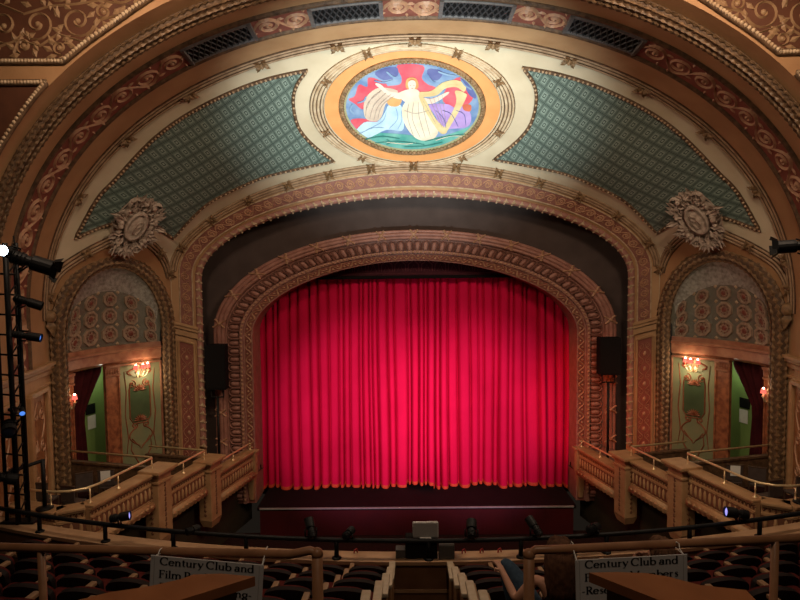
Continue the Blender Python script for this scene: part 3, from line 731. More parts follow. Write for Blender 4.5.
brush(6, [[(240, 402), (330, 412), (380, 406)], [(470, 396), (540, 376), (590, 378)]], 3)
brush(0, [[(430, 100), (450, 130), (470, 140)], [(196, 130), (240, 140), (280, 128)], [(120, 230), (150, 220), (160, 200)], [(580, 120), (600, 150), (630, 170)]], 7)
brush(13, [[(480, 90), (520, 104), (560, 110)], [(250, 90), (276, 112), (296, 118)], [(110, 280), (90, 260), (100, 236)]], 8)
brush(10, [[(349, 132), (362, 124), (378, 130)], [(355, 152), (360, 151)], [(370, 151), (375, 152)], [(361, 164), (370, 164)]], 2.2)
mb.mi = 0
mb.build('painting', PAINT, MED)

# ------------------------------------------------------------------ scrolled arch round the recess (with its pilasters)
u2 = span(-R2.half, R2.half, .2); u2l = span(-R2.half-9.6, -R2.half-.3, 1.0) + u2 + span(R2.half+.3, R2.half+9.6, 1.0)
mb = MB(); mb.smooth = True; sweepmap(mb, R2.mp, u2l, [(0, 0), (.5, 0), (1.0, 0), (1.0, -.9)])
T1 = struct(mb.build('trim_1', TAN), 'tan arch with red scroll band and leaf bead around the black recess')
mb = MB(); ue = span(-R2.half, R2.half, .2)
mbg = MB(); mbg.smooth = True; sweepmap(mbg, R2.mp, ue, [(-.07, .01), (-.05, .05), (.17, .05), (.19, .01)])  # dark sweep behind the arch reeds, shade put in as colour
for w_, h, r in ((-.02, .05, .036), (.06, .06, .042), (.14, .05, .036)):
    prof = [(w_ - r*math.cos(PI*j/6)*.95, h + r*math.sin(PI*j/6)) for j in range(7)]; mb.smooth = True; sweepmap(mb, R2.mp, ue, prof)
r1_ = mb.build('reed_moulding', REEDB, T1); mbg.build('moulding_shade', DARKM, r1_)
for k in range(-6, 7):
    mb = MB(); P, t, s, n = local(R2.mp, k*R2.half/6.6, .07, .13); tie(mb, P, t, s, n, .68); mb.build('leaf_tie', LEAFM, T1)
ub2 = span(-R2.half-1.85, R2.half+1.85, .2)
mb = MB(); mb.smooth = True; sweepmap(mb, R2.mp, ub2, [(.28, .01), (.66, .01)]); sb = mb.build('scroll_band', ROSEG, T1)
mb = MB(); running_scroll(mb, R2.mp, -R2.half-1.8, R2.half+1.8, .30, .64, .38, .07, .04)
mb.build('scroll_relief', SCROLL, sb)
mb = MB()
for w_ in (.26, .68): mb.smooth = True; sweepmap(mb, R2.mp, ub2, [(w_-.025, 0), (w_-.018, .03), (w_+.018, .03), (w_+.025, 0)])
mb.build('fillet', MOULD, T1)
mb = MB(); ulr = span(-R2.half-6.2, R2.half+6.2, .30)
mb.smooth = True; sweepmap(mb, R2.mp, ulr, [(.78, 0), (.80, .08), (.88, .13), (.96, .08), (1.0, 0)])
mb.build('inner_roll', ROSE, T1)
mb = MB()
for u in ulr:
    P, t, s, n = local(R2.mp, u, .89, .06); mb.leaf(P-t*.12, t, s, n, .26, .24, .12); mb.bar(P-s*.12+n*.03, P+s*.12+n*.03, .04, .06, n)
mb.build('roll_leaves', MOULD, T1)
for sg in (-1, 1):                                         # pilaster on each leg: cornice, panel, relief
    q = lambda zrel: sg*(R2.half + (-.235 - zrel))
    m_ = lambda u, v, h: R2.mp(q(v), u, h)                 # (w, z) addressing
    mb = MB()
    for z, h, o in ((-2.05, .10, .22), (-2.15, .12, .16), (-2.30, .20, .09)):
        vs = [m_(a, zz, hh) for zz in (z, z-h) for a, hh in ((-.06, -.02), (-.06, o), (.80, o), (.80, -.02))]; mb.add(vs, [(0, 1, 5, 4), (1, 2, 6, 5), (2, 3, 7, 6), (0, 1, 2, 3), (4, 5, 6, 7)])
    mb.build('pilaster_cornice', BOXT, T1)
    mb = MB(); mb.add([m_(a, z, .012) for a, z in ((.2, -2.75), (.66, -2.75), (.66, -7.3), (.2, -7.3))], [(0, 1, 2, 3)]); pn = mb.build('pilaster_panel', REDG, T1)
    mb = MB()
    for a, b in (((.17, -2.7), (.69, -2.7)), ((.17, -7.3), (.69, -7.3)), ((.17, -2.7), (.17, -7.3)), ((.69, -2.7), (.69, -7.3))):
        mb.bar(m_(*a, .02), m_(*b, .02), .08, .08, (0, 1, 0), .02)
    mb.build('panel_frame', BOXT, pn)
    mb = MB()
    for k in range(8):
        zc = -3.0-k*.55
        for s in (-1, 1):
            mb.stroke(m_, [(.43+s*(.03+.15*math.sin(PI*j/10)), zc-.05-j*.045) for j in range(11)], .035, .03)
            sp = spiral(0, 0, .10, PI/2, s, 1.2, 12); mb.stroke(m_, [(.43+s*.11+x, zc+y) for x, y in sp], .03, .03)
        P, t, s2, n = local(m_, .43, zc-.28); mb.blob(P, t, s2, n, .07, .10, .05, 6, 2)
    mb.build('panel_relief', SCROLL, pn)

# ------------------------------------------------------------------ black recess wall
mb = MB(); ring = []; uF = span(-RF.half-6.7, RF.half+6.7, .3)
sweepmap(mb, lambda u, v, h: RF.pos(u, 0) + V(0, .42, 0) + V((v*(1 if u > 0 else -1) if abs(u) > RF.half*.35 else v*u/(RF.half*.35)), 0, v*.9), uF, [(-.25, 0), (.6, 0), (2.2, 0)])
struct(mb.build('wall_stage', BLACKW), 'charcoal recess wall between the two stage arches')

# ------------------------------------------------------------------ carved proscenium frame
uf = span(-RF.half-6.55, RF.half+6.55, .2)
mb = MB(); mb.smooth = False
sweepmap(mb, RF.mp, uf, [(0, -.45), (0, .02), (.30, .10), (.31, .0), (.36, 0), (.66, -.06), (.67, .02), (.76, .02), (.77, -.08), (1.0, -.12), (1.0, -1.4)])
T2 = struct(mb.build('trim_2', ROSE), 'carved rose plaster proscenium frame around the red curtain')
mb = MB(); mb.smooth = True
for w_, h, r in ((.05, .07, .075), (.15, .12, .085), (.25, .10, .075)): sweepmap(mb, RF.mp, uf, [(w_ - r*math.cos(PI*j/6)*.72, h + r*math.sin(PI*j/6)) for j in range(7)])
mb.build('reeded_torus', ROSE, T2)
mb = MB(); nt_ = 26; tot = RF.half+6.4
for k in range(-nt_//2, nt_//2+1):
    u = k*(tot/(nt_/2))*.995
    for s_ in (-1, 1):
        mb.stroke(RF.mp, [(u+s_*(-.14+.28*j/6), .0+.30*j/6) for j in range(7)], .07, .05, False, .17)
    P, t, s, n = local(RF.mp, u, .15, .20); mb.blob(P, t, s, n, .08, .08, .07, 6, 2)
mb.build('ribbon_tie', SCROLL, T2)
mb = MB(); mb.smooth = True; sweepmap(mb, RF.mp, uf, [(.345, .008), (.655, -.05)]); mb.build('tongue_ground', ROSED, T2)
mb = MB(); npit = int(2*tot/.31)
for k in range(npit):
    u = -tot + (k+.5)*.31; P, t, s, n = local(RF.mp, u, .50, -.02); s = -s if s.dot(RF.pos(u, 0)-RF.pos(u, 1)) < 0 else s; mb.tube([P-s*.19, P-s*.15, P+s*.02, P+s*.10, P+s*.15], [.06, .085, .095, .075, .02], 8)
    mb.stroke(RF.mp, [(u-.135, .655), (u-.135, .45), (u-.10, .385), (u, .355), (u+.10, .385), (u+.135, .45), (u+.135, .655)], .05, .10, False, -.03)
mb.build('tongue_relief', ROSE, T2)
mb = MB()
for k in range(int(2*tot/.16)):
    P, t, s, n = local(RF.mp, -tot+k*.16, .715, .02); mb.blob(P, t, s, n, .06, .05, .05, 6, 2)
mb.build('bead_fillet', SCROLL, T2)
mb = MB(); mb.smooth = True; sweepmap(mb, RF.mp, uf, [(.80, -.075), (.97, -.105)]); ib = mb.build('inner_band', REDG, T2)
mb = MB()
for k in range(int(2*tot/.24)):
    u = -tot+k*.24; s_ = 1 if k % 2 else -1
    mb.stroke(RF.mp, [(u+.24*j/6, .885 + s_*.07*math.sin(PI*j/6)) for j in range(7)], .05, .04, False, -.09)
    P, t, s, n = local(RF.mp, u+.12, .885-s_*.03, -.09); mb.blob(P, t, s, n, .05, .05, .05, 5, 2)
mb.build('wave_relief', SCROLL, ib)

# ------------------------------------------------------------------ niches on both sides
ASD = V(*[wall_pt(NC-NH, 0)[i] for i in range(3)])
def ndepth(a): return .12 + .38*(1-(2*a-1)**2)
def back(a, z, h=0.0):                                     # niche back wall: a 0..1 from the stage side, h into the room
    s = NC-NH+2*NH*a; e = .01; P = wall_pt(s, z, -ndepth(a)); Q = wall_pt(s+2*NH*e, z, -ndepth(min(1, a+e))); t = (Q-P); n = V(-t.y, t.x, 0).normalized()
    if n.x < 0: n = -n
    return P + n*h
ZK = -2.72                                                 # foot of the dome
def dome(a, q, h=0.0):                                     # q 0..1 from the cornice to the opening
    def f(a, q):
        s = NC-NH+2*NH*a; zt = NZ0+NR*math.sqrt(max(0, 1-(2*a-1)**2)); fi = q*PI/2; zz = ZK+(zt-ZK)*math.sin(fi)
        return wall_pt(s, zz, -ndepth(a)*math.cos(fi)**.8)
    P = f(a, q)
    if h:
        e = .01; n = (f(min(1, a+e), q)-f(max(0, a-e), q)).cross(f(a, min(1, q+e))-f(a, max(0, q-e)))
        if n.length > 1e-9:
            n.normalize(); n = n if n.dot(V(.87, -.5, 0)) > 0 else -n; P = P + n*h
    return P
aa_ = np.linspace(0, 1, 400); bx = np.array([pxof(back(a, -4.0))[0] for a in aa_])
def a_of(px): return float(np.interp(-px, -bx, aa_))       # bx falls as a grows
DOOR0, DOOR1 = a_of(103.5), a_of(71)
SIDE = {}
for mir in (False, True):
    nm = 'wall_right' if mir else 'wall_left'
    mb = MB(); mb.smooth = True
    al = np.linspace(0, 1, 41); fl = [0, .02] + list(np.linspace(.06, 1, 24))
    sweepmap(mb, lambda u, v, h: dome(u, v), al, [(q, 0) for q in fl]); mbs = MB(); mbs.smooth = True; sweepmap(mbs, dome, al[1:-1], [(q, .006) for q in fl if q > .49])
    wl = struct(mb.build(nm, DOMEG, None, mir), 'coffered half dome niche behind the ' + ('right' if mir else 'left') + ' boxes'); SIDE[mir] = wl; mbs.build('crown_sheen', SHEEN, wl, mir)  # pale overlay puts cool reflected light into the colour of the crown
    mb = MB()
    for a0, a1 in ((0, DOOR0), (DOOR1, 1)): sweepmap(mb, lambda u, v, h: back(u, v), span(a0, a1, .04), [(ZK, 0), (-9.9, 0)])
    sweepmap(mb, lambda u, v, h: back(u, v), span(DOOR0, DOOR1, .04), [(ZK, 0), (-3.22, 0)])
    mb.build('back_wall', OLIVE, wl, mir)
    mb = MB(); mb.smooth = False; ac = np.linspace(0, 1, 33)
    sweepmap(mb, lambda u, v, h: back(u, v, h), ac, [(-2.58, -.02), (-2.58, .10), (-2.74, .12)]); mb.build('dome_border', MARB, wl, mir)
    mb = MB(); sweepmap(mb, lambda u, v, h: back(u, v, h), ac, [(-2.72, .02), (-2.72, .20), (-2.80, .20), (-2.82, .14), (-3.12, .12), (-3.16, .05), (-3.22, .0)]); mb.build('niche_cornice', MARB, wl, mir)
    # coffers
    mb = MB(); mb2 = MB(); mb3 = MB()
    NCO = 5
    for r, (q, hr) in enumerate(((.125, .31), (.275, .29), (.425, .26))):
        for c in range(NCO):
            a = a_of((152, 132, 111, 92, 76)[c])
            if False: continue
            P, t, s, n = local(lambda u, v, h: dome(u, v, h), a, q, .004, .01)
            R1 = min(hr, .38*math.sqrt(max(.15, 1-(2*a-1)**2))+.05)
            n8 = 8; rings = []
            for rad, hh in ((1.0, 0), (.92, .07), (.70, .07), (.62, .01), (.44, .01), (.40, .05), (.30, .05)): rings.append([P + t*(R1*rad*math.cos(2*PI*(j+.5)/n8)) + s*(R1*rad*math.sin(2*PI*(j+.5)/n8)) + n*hh for j in range(n8)])
            vs = [x for rg in rings for x in rg]; fs = [(i*n8+j, i*n8+(j+1) % n8, (i+1)*n8+(j+1) % n8, (i+1)*n8+j) for i in range(len(rings)-1) for j in range(n8)]
            mb.add(vs, fs); mb2.blob(P+n*.01, t, s, n, R1*.40, R1*.40, .07, 8, 2)
            for j in range(8): mb2.leaf(P+n*.012, (t*math.cos(PI*j/4)+s*math.sin(PI*j/4)), (s*math.cos(PI*j/4)-t*math.sin(PI*j/4)), n, R1*.62, R1*.26, .04)
    for q in (.045, .20, .35, .50):
        for c in range(1, NCO):
            P, t, s, n = local(lambda u, v, h: dome(u, v, h), c/NCO, q, .004, .01); R1 = .07
            mb3.add([P+t*R1, P+s*R1, P-t*R1, P-s*R1, P+n*.05], [(0, 1, 4), (1, 2, 4), (2, 3, 4), (3, 0, 4)])
    mb.build('coffer_ring', COFR, wl, mir); mb2.build('coffer_rosette', COFC, wl, mir); mb3.build('coffer_stud', MOULD, wl, mir)
    # laurel jambs and arch
    na = narch(.22, 44, -7.2); fr = [wall_pt(s, z) for s, z in na]; n_ = V(.8664, -.4993, 0)
    dense = resample(fr, step=.21); F = frames2([p for p in dense][::-1], n_)
    mb = MB(); mb.smooth = True; mb.sweep(F, [(.24*math.cos(PI*j/8), .02+.20*math.sin(PI*j/8)) for j in range(9)]); jl = mb.build('laurel_arch', DARKM, wl, mir)
    mb = MB()
    for i, (P, e, n) in enumerate(F):
        t = e.cross(n)
        for r in range(4):
            a = PI*(r+.5)/4; nn = (e*math.cos(a)+n*math.sin(a)).normalized(); c = P + e*(.24*math.cos(a)) + n*(.02+.20*math.sin(a)); mb.leaf(c + t*(.06 if r % 2 else -.06), t, t.cross(nn), nn, .25, .16, .05)
    mb.build('laurel_leaves', LEAFM, jl, mir)
    # painted panel, scagliola pilasters
    a1, a2 = a_of(161), a_of(118)
    bmap = lambda u, v, h: back(u, v, h)
    mb = MB(); sweepmap(mb, bmap, span(a1, a2, .03), [(-3.26, .02), (-8.0, .02)]); pn = mb.build('painted_panel', PGREEN, wl, mir)
    ac_ = (a1+a2)/2; sc = 1/(2*NH)
    mb = MB()
    for a in (a1, a2): mb.bar(back(a, -3.26, .03), back(a, -8.0, .03), .07, .07, n_, .02)
    mb.bar(back(a1, -3.27, .03), back(a2, -3.27, .03), .07, .09, n_, .02)
    mb.build('panel_frame', MARB, pn, mir)
    xm = lambda u, v, h: back(ac_+u*sc, v, h+.02)
    mb = MB(); cart = [(-.28, -3.95), (-.34, -4.15), (-.34, -5.15), (-.22, -5.35), (.22, -5.35), (.34, -5.15), (.34, -4.15), (.28, -3.95), (.12, -4.10), (-.12, -4.10)]
    ov, F2 = tri_fill(cart, .12); mb.add([xm(x, y, .012) for x, y in ov], F2); mb.build('green_field', DGREEN, pn, mir)
    mb = MB(); mb.stroke(xm, cart+[cart[0]], .055, .04, False)
    for s in (-1, 1):
        mb.stroke(xm, spiral(s*.24, -3.98, .14, PI/2, s, 1.4, 16), .05, .04)
        mb.stroke(xm, [(s*(.10+.28*math.sin(PI*j/12)), -5.45-.055*j) for j in range(14)], .05, .035)
        mb.stroke(xm, [(s*(.05+.34*math.sin(PI*j/10)), -3.42-.03*j) for j in range(9)], .07, .04)
        mb.stroke(xm, spiral(s*.20, -5.42, .12, -PI/2, -s, 1.3, 14), .05, .035)
        mb.stroke(xm, [(s*.50, -3.5), (s*.44, -4.2), (s*.50, -5.0), (s*.42, -5.8), (s*.50, -6.4)], .04, .03)
        mb.stroke(xm, [(0, -6.25), (s*.30, -5.85), (s*.34, -6.25), (s*.12, -6.7), (0, -6.9)], .05, .035)
    for j in range(9):
        a = PI*(j+.5)/9; P, t, s2, n = local(xm, 0, -4.22, .02); d = t*math.cos(a)-s2*math.sin(a)*(-1 if s2.z < 0 else 1)*-1; mb.leaf(P, d, n.cross(d), n, .24, .09, .05)
        P, t, s2, n = local(xm, 0, -5.28, .02); d = t*math.cos(a)+V(0, 0, 1)*math.sin(a); mb.leaf(P, d, n.cross(d), n, .26, .09, .05)
    mb.build('panel_ornament', pm('ornament_rust'+('r' if mir else 'l'), (.30, .10, .05), (.22, .075, .035), 6, .5), pn, mir)
    for p0, p1, nmx in ((117.5, 104.5, 'scagliola_pilaster'), (70.5, 64.5, 'door_pilaster')):
        b0, b1 = a_of(p0), min(1.0, a_of(p1)); mb = MB(); sweepmap(mb, bmap, span(b0, b1, .03), [(-3.2, .0), (-3.2, .09), (-8.2, .09), (-8.2, 0)])
        for b in (b0, b1): mb.bar(back(b, -3.2, .05), back(b, -8.2, .05), .05, .14, n_)
        pl = mb.build(nmx, SCAG, wl, mir)
        mb = MB(); bm_ = (b0+b1)/2
        for z, h, o in ((-3.22, .08, .18), (-3.30, .24, .13), (-3.54, .06, .15)): sweepmap(mb, bmap, span(b0-.012, b1+.012, .03) if b1 < .99 else [b0-.012, b1], [(z, 0), (z, o), (z-h, o-.02), (z-h, 0)])
        for k in range(5): mb.leaf(back(b0+(b1-b0)*(k+.5)/5, -3.54, .12), V(0, 0, 1), V(.5, .87, 0), n_, .24, .10, .06)
        mb.build('capital', MARB, pl, mir)
    # lobby behind the doorway
    mb = MB(); da, db = DOOR0, DOOR1; zf = -6.75; P0 = back(da, 0); P1 = back(db, 0); nb = -n_; P0 = P0 + (P0-P1).normalized()*1.3; LT = V(P0.x-P1.x, P0.y-P1.y, 0).normalized(); LN = V(LT.y, -LT.x, 0); LN = LN if LN.x > 0 else -LN; nb = -LN; LP = P0 + nb*1.0
    q = lambda P, d, z: V(P.x+nb.x*d, P.y+nb.y*d, ZC+z)
    mb.add([q(P0, 0, -3.2), q(P0, 0, zf-1), q(P0, 1.0, zf-1), q(P0, 1.0, -3.2), q(P1, 1.0, -3.2), q(P1, 1.0, zf-1), q(P1, 0, zf-1), q(P1, 0, -3.2)], [(0, 1, 2, 3), (3, 2, 5, 4), (4, 5, 6, 7), (0, 3, 4, 7), (1, 6, 5, 2)])
    mb.build('lobby_wall', LGREEN, wl, mir)
    lp = (P0*.72+P1*.28) + nb*.35; lp = V(-lp.x if mir else lp.x, lp.y, ZC-3.7); point('lobby_light', lp, 12, (1.0, 1.0, .78), .08)
# ------------------------------------------------------------------ opera boxes stepping up from the stage
BE = V(-6.21, 22.5, 0); BD = V(-.2434, -.9699, 0); BN = V(.9699, -.2434, 0)
def bp(l, o, z): return V(BE.x + BD.x*l + BN.x*o, BE.y + BD.y*l + BN.y*o, ZC+z)
LB = Matrix((BD, BN, V(0, 0, 1))).transposed()             # local axes of the box fronts
BAYS = [(0.05, 2.45, -7.00, 'next to the stage'), (3.30, 5.15, -6.45, 'in the middle'), (5.95, 8.25, -5.87, 'nearest the balcony')]
def wall_s_at(l):                                          # depth of the box to the splayed wall, along -BN
    P = bp(l, 0, 0); nw = V(.8664, -.4993, 0); return (P-wall_pt(0, 0)).dot(nw)/BN.dot(nw)
def parapet(mb, mb2, mb3, mb4, F0, F1, zc, ex, ey):
    """one straight run: cap and mouldings in mb, flutes mb2, leaf roll mb3, frieze mb4"""
    L = (F1-F0).length; mid = (F0+F1)/2; R = Matrix((ex, ey, V(0, 0, 1))).transposed()
    def b(o, z0, z1, th, m=mb, bv=.012): m.box(V(mid.x, mid.y, ZC+zc+(z0+z1)/2) + ey*(o-th/2), (L, th, z1-z0), R, bv)
    b(.10, -.075, 0, .46, bv=.02); b(.06, -.13, -.075, .34); b(.0, -.98, -.13, .14); b(.03, -.34, -.28, .1); b(.04, -.80, -.74, .1)
    mb4.box(V(mid.x, mid.y, ZC+zc-.54) + ey*.006, (L*.99, .02, .38), R)
    n = int(L/.17)
    for k in range(n):
        x = -L/2+(k+.5)*L/n; c = V(mid.x, mid.y, ZC+zc) + ex*x
        P = c + ey*0 + V(0, 0, -.54); mb2.blob(P, ex, V(0, 0, 1), ey, .05, .20, .06, 8, 2)
        mb2.box(c + ey*.01 + V(0, 0, -.33), (.10, .05, .03), R); mb2.box(c + ey*.01 + V(0, 0, -.755), (.10, .06, .03), R)
    for k in range(int(L/.11)):
        x = -L/2+(k+.5)*L/int(L/.11); c = V(mid.x, mid.y, ZC+zc-.205) + ex*x; mb4.leaf(c + V(0, 0, -.06), V(0, 0, 1), ex, ey, .12, .07, .04); mb4.blob(c+ex*.055+V(0, 0, .035), ex, V(0, 0, 1), ey, .02, .02, .03, 5, 2)
    mb3.tube([F0 + V(0, 0, zc+ZC-.93-F0.z) - ey*.02, F1 + V(0, 0, zc+ZC-.93-F1.z) - ey*.02], .155, 12)
    nr = int(L/.20)
    for k in range(nr):
        for r in range(3):
            a = PI*(r+.3)/3.4 - .5; nn = (ey*math.cos(a) - V(0, 0, 1)*math.sin(a)); c = V(mid.x, mid.y, ZC+zc-.93) - ey*.02 + ex*(-L/2+(k+.5*(r % 2)+.25)*L/nr) + nn*.15
            mb3.leaf(c, ex, ex.cross(nn), nn, .19, .13, .035)
BOXES = {}
for mir in (False, True):
    sd = 'right' if mir else 'left'
    for i, (l0, l1, zc, where) in enumerate(BAYS):
        c = bp((l0+l1)/2, -.2, zc); c = V(-c.x if mir else c.x, c.y, zc+ZC-.9)
        lab = {0: 'carved plaster opera box %s of the red curtain, lowest of its three' % sd, 1: 'carved plaster opera box, middle one of the three stepped along the %s wall' % sd, 2: 'carved plaster opera box at the balcony end of the %s wall, highest of its three' % sd}[i]
        B = thing('opera_box', lab, 'theatre box', tuple(c), 0, 'stepped opera boxes beside the stage')
        runs = [(bp(l0, 0, zc), bp(l1, 0, zc), BD, BN)]
        if i == 2:
            e3 = (bp(8.55, -3.1, 0)-bp(8.76, -.55, 0)).normalized(); e4 = V(e3.y, -e3.x, 0); e4 = e4 if e4.dot(BD) > 0 else -e4
            runs += [(bp(8.30, -.10, zc), bp(8.75, -.55, zc), (BD*.707-BN*.707), (BD*.707+BN*.707)), (bp(8.76, -.55, zc), bp(8.55, -3.1, zc), e3, e4)]
        for F0_, F1_, ex_, ey_ in runs:
            m1, m2, m3, m4 = MB(), MB(), MB(), MB(); parapet(m1, m2, m3, m4, F0_, F1_, zc, ex_, ey_)
            pa = m1.build('parapet', BOXT, B, mir)
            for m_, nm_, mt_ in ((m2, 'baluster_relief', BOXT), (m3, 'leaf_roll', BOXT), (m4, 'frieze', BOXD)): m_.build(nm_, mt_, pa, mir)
        # pier at the stage end
        mp_ = MB(); mo = MB()
        if i == 0:
            mp_.box(bp(-.05, -.06, zc-.50), (.20, .34, .92), LB, .02); mp_.box(bp(-.05, -.06, zc-.03), (.26, .50, .08), LB, .02)
            mp_.add([bp(-.05+a, -.10+b, z) for z, k in ((zc-.95, 1), (zc-1.95, .45)) for a, b in ((-.12*k, -.16*k), (.12*k, -.16*k), (.12*k, .16*k), (-.12*k, .16*k))], [(0, 1, 5, 4), (1, 2, 6, 5), (2, 3, 7, 6), (3, 0, 4, 7), (4, 5, 6, 7)])
            faces = [(-.05, .16, zc-.12)]
        else:
            lp = (l0 + BAYS[i-1][1])/2
            mp_.box(bp(lp, -.06, zc-1.02), (.62, .46, 1.94), LB, .02); mp_.box(bp(lp, -.04, zc+.02), (.92, .70, .10), LB, .025); mp_.box(bp(lp, -.05, zc-.07), (.78, .58, .08), LB, .02); mp_.box(bp(lp, -.05, zc-.30), (.68, .52, .07), LB, .015)
            mp_.add([bp(lp+a, -.06+b, z) for z, k in ((zc-1.99, 1), (zc-2.22, .72)) for a, b in ((-.31*k, -.23*k), (.31*k, -.23*k), (.31*k, .23*k), (-.31*k, .23*k))], [(0, 1, 5, 4), (1, 2, 6, 5), (2, 3, 7, 6), (3, 0, 4, 7), (4, 5, 6, 7)])
            faces = [(lp, .17, zc-.38)]
            for k in range(10):
                z = zc-.45-k*.15; mo.leaf(bp(lp-.0, .172, z-.05), V(0, 0, 1), BD, BN, .14, .11, .03); mo.leaf(bp(lp+.312, -.06, z-.05), V(0, 0, 1), BN, BD, .14, .11, .03)
                mo.blob(bp(lp, .172, z+.075), BD, V(0, 0, 1), BN, .03, .03, .03, 6, 2)
        pr = mp_.build('pier', BOXT, B, mir)
        if mo.v: mo.build('pier_leaves', BOXD, pr, mir)
        # deck, its underside and the wall that carries the box
        d0, d1 = wall_s_at(l0), wall_s_at(l1); zf = zc-.86; mb = MB()
        lo = l0-.45 if i else -.9; hi = l1+.45 if i < 2 else 8.62
        def deck(z0, z1):
            back0 = max(.2, wall_s_at(lo)) if i else 1.45; q = [bp(lo, -.14, 0), bp(hi, -.14, 0), bp(hi, -wall_s_at(hi)-.2 if i < 2 else -3.0, 0), bp(lo, -back0-.2, 0)]
            n = len(q); vs = [V(p.x, p.y, ZC+z) for z in (z0, z1) for p in q]; return vs, [(3, 2, 1, 0), (4, 5, 6, 7)]+[(k, (k+1) % n, n+(k+1) % n, n+k) for k in range(n)]
        mb.add(*deck(zf-.14, zf)); mb.build('deck', CARPET, B, mir)
        mb = MB(); q0, q1 = bp(lo, -.60, zc-.9), bp(hi, -.60, zc-.9)
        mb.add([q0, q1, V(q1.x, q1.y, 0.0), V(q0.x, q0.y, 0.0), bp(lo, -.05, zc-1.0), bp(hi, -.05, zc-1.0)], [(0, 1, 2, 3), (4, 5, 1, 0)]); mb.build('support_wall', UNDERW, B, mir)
        if i:
            mb = MB(); lp = (l0+BAYS[i-1][1])/2; dd = wall_s_at(lp)+.1; P0 = bp(lp, -.28, zc-.5); P1 = bp(lp, -dd, zc-.5); mb.bar(P0, P1, .10, 1.0); mb.bar(P0+V(0, 0, .52), P1+V(0, 0, .52), .16, .06); mb.build('divider', DARKM, B, mir)
        BOXES[(mir, i)] = B
    # brass rails
    for i, (l0, l1, zc, where) in enumerate(BAYS):
        h = (.26, .36, .38)[i]; lc = l0-(.28 if i else .12); c = bp(lc, -.12, zc)
        Rt = thing('brass_rail', {0: 'short brass rail on the %s box nearest the red curtain' % sd, 1: 'brass rail on the middle box of the %s wall' % sd, 2: 'long curved brass rail on the %s box nearest the balcony' % sd}[i], 'railing', (-c.x if mir else c.x, c.y, ZC+zc), 0, 'brass rails on the opera boxes')
        mb = MB(); pts = [bp(lc, -max(.9, wall_s_at(lc)*.93), zc+h), bp(lc, -.16, zc+h), bp(lc+.04, -.12, zc+h)]
        if i == 0: pts = [bp(lc-.2, -1.2, zc+h), bp(lc, -.16, zc+h)]
        pts += [bp(l, -.12, zc+h) for l in span(lc+.3, l1-.1 if i < 2 else 7.8, .6)]
        if i == 2: pts += [bp(8.15, -.20, zc+h), bp(8.40, -.45, zc+h), bp(8.52, -.80, zc+h), bp(8.54, -1.3, zc+h), bp(8.50, -2.0, zc+h), bp(8.45, -2.7, zc+h)]
        mb.tube(pts, .032, 8); mb.build('rail', BRASS, Rt, mir)
        sp = [(lc+.02, -.14), ((l0+l1)/2, -.12), (l1-.15, -.12)] + ([(8.52, -.9), (8.46, -2.6)] if i == 2 else [])
        for l, o in sp:
            mb = MB(); M = Matrix.Translation(bp(l, o, zc+.0)); mb.lathe([(.06, 0), (.06, .02), (.022, .04), (.018, h*.5), (.03, h*.55), (.018, h*.6), (.018, h)], 10, M); mb.smooth = True; mb.build('rail_post', BRASS, Rt, mir, True)

# ------------------------------------------------------------------ chairs in the boxes
CHAIRV = pm('chair_vinyl', (.075, .055, .047), (.055, .04, .035), 8, .5)
def chair_parts(t):
    L_ = Matrix.Translation(t.location) @ Matrix.Rotation(t.rotation_euler.z, 4, 'Z')
    def part(name, boxes, mat):
        mb = MB()
        for c, sz, bv in boxes: mb.box(c, sz, None, bv)
        mb.v = [tuple(L_ @ Vector(p)) for p in mb.v]; return mb.build(name, mat, t)
    part('seat', [((0, 0, .44), (.44, .44, .07), .03)], CHAIRV)
    bk = part('backrest', [((0, -.21, .72), (.44, .05, .44), .02)], CHAIRV)
    part('back_rail', [((0, -.215, .955), (.46, .06, .04), .015)], pm('chair_wood', (.06, .035, .022), None, rough=.4) if 'chair_wood' not in MATS else MATS['chair_wood'])
    for x in (-1, 1):
        for y, h in ((-.21, .96), (.19, .42)): part('leg', [((x*.2, y, h/2), (.035, .035, h), .008)], MATS['chair_wood'])
CH = []
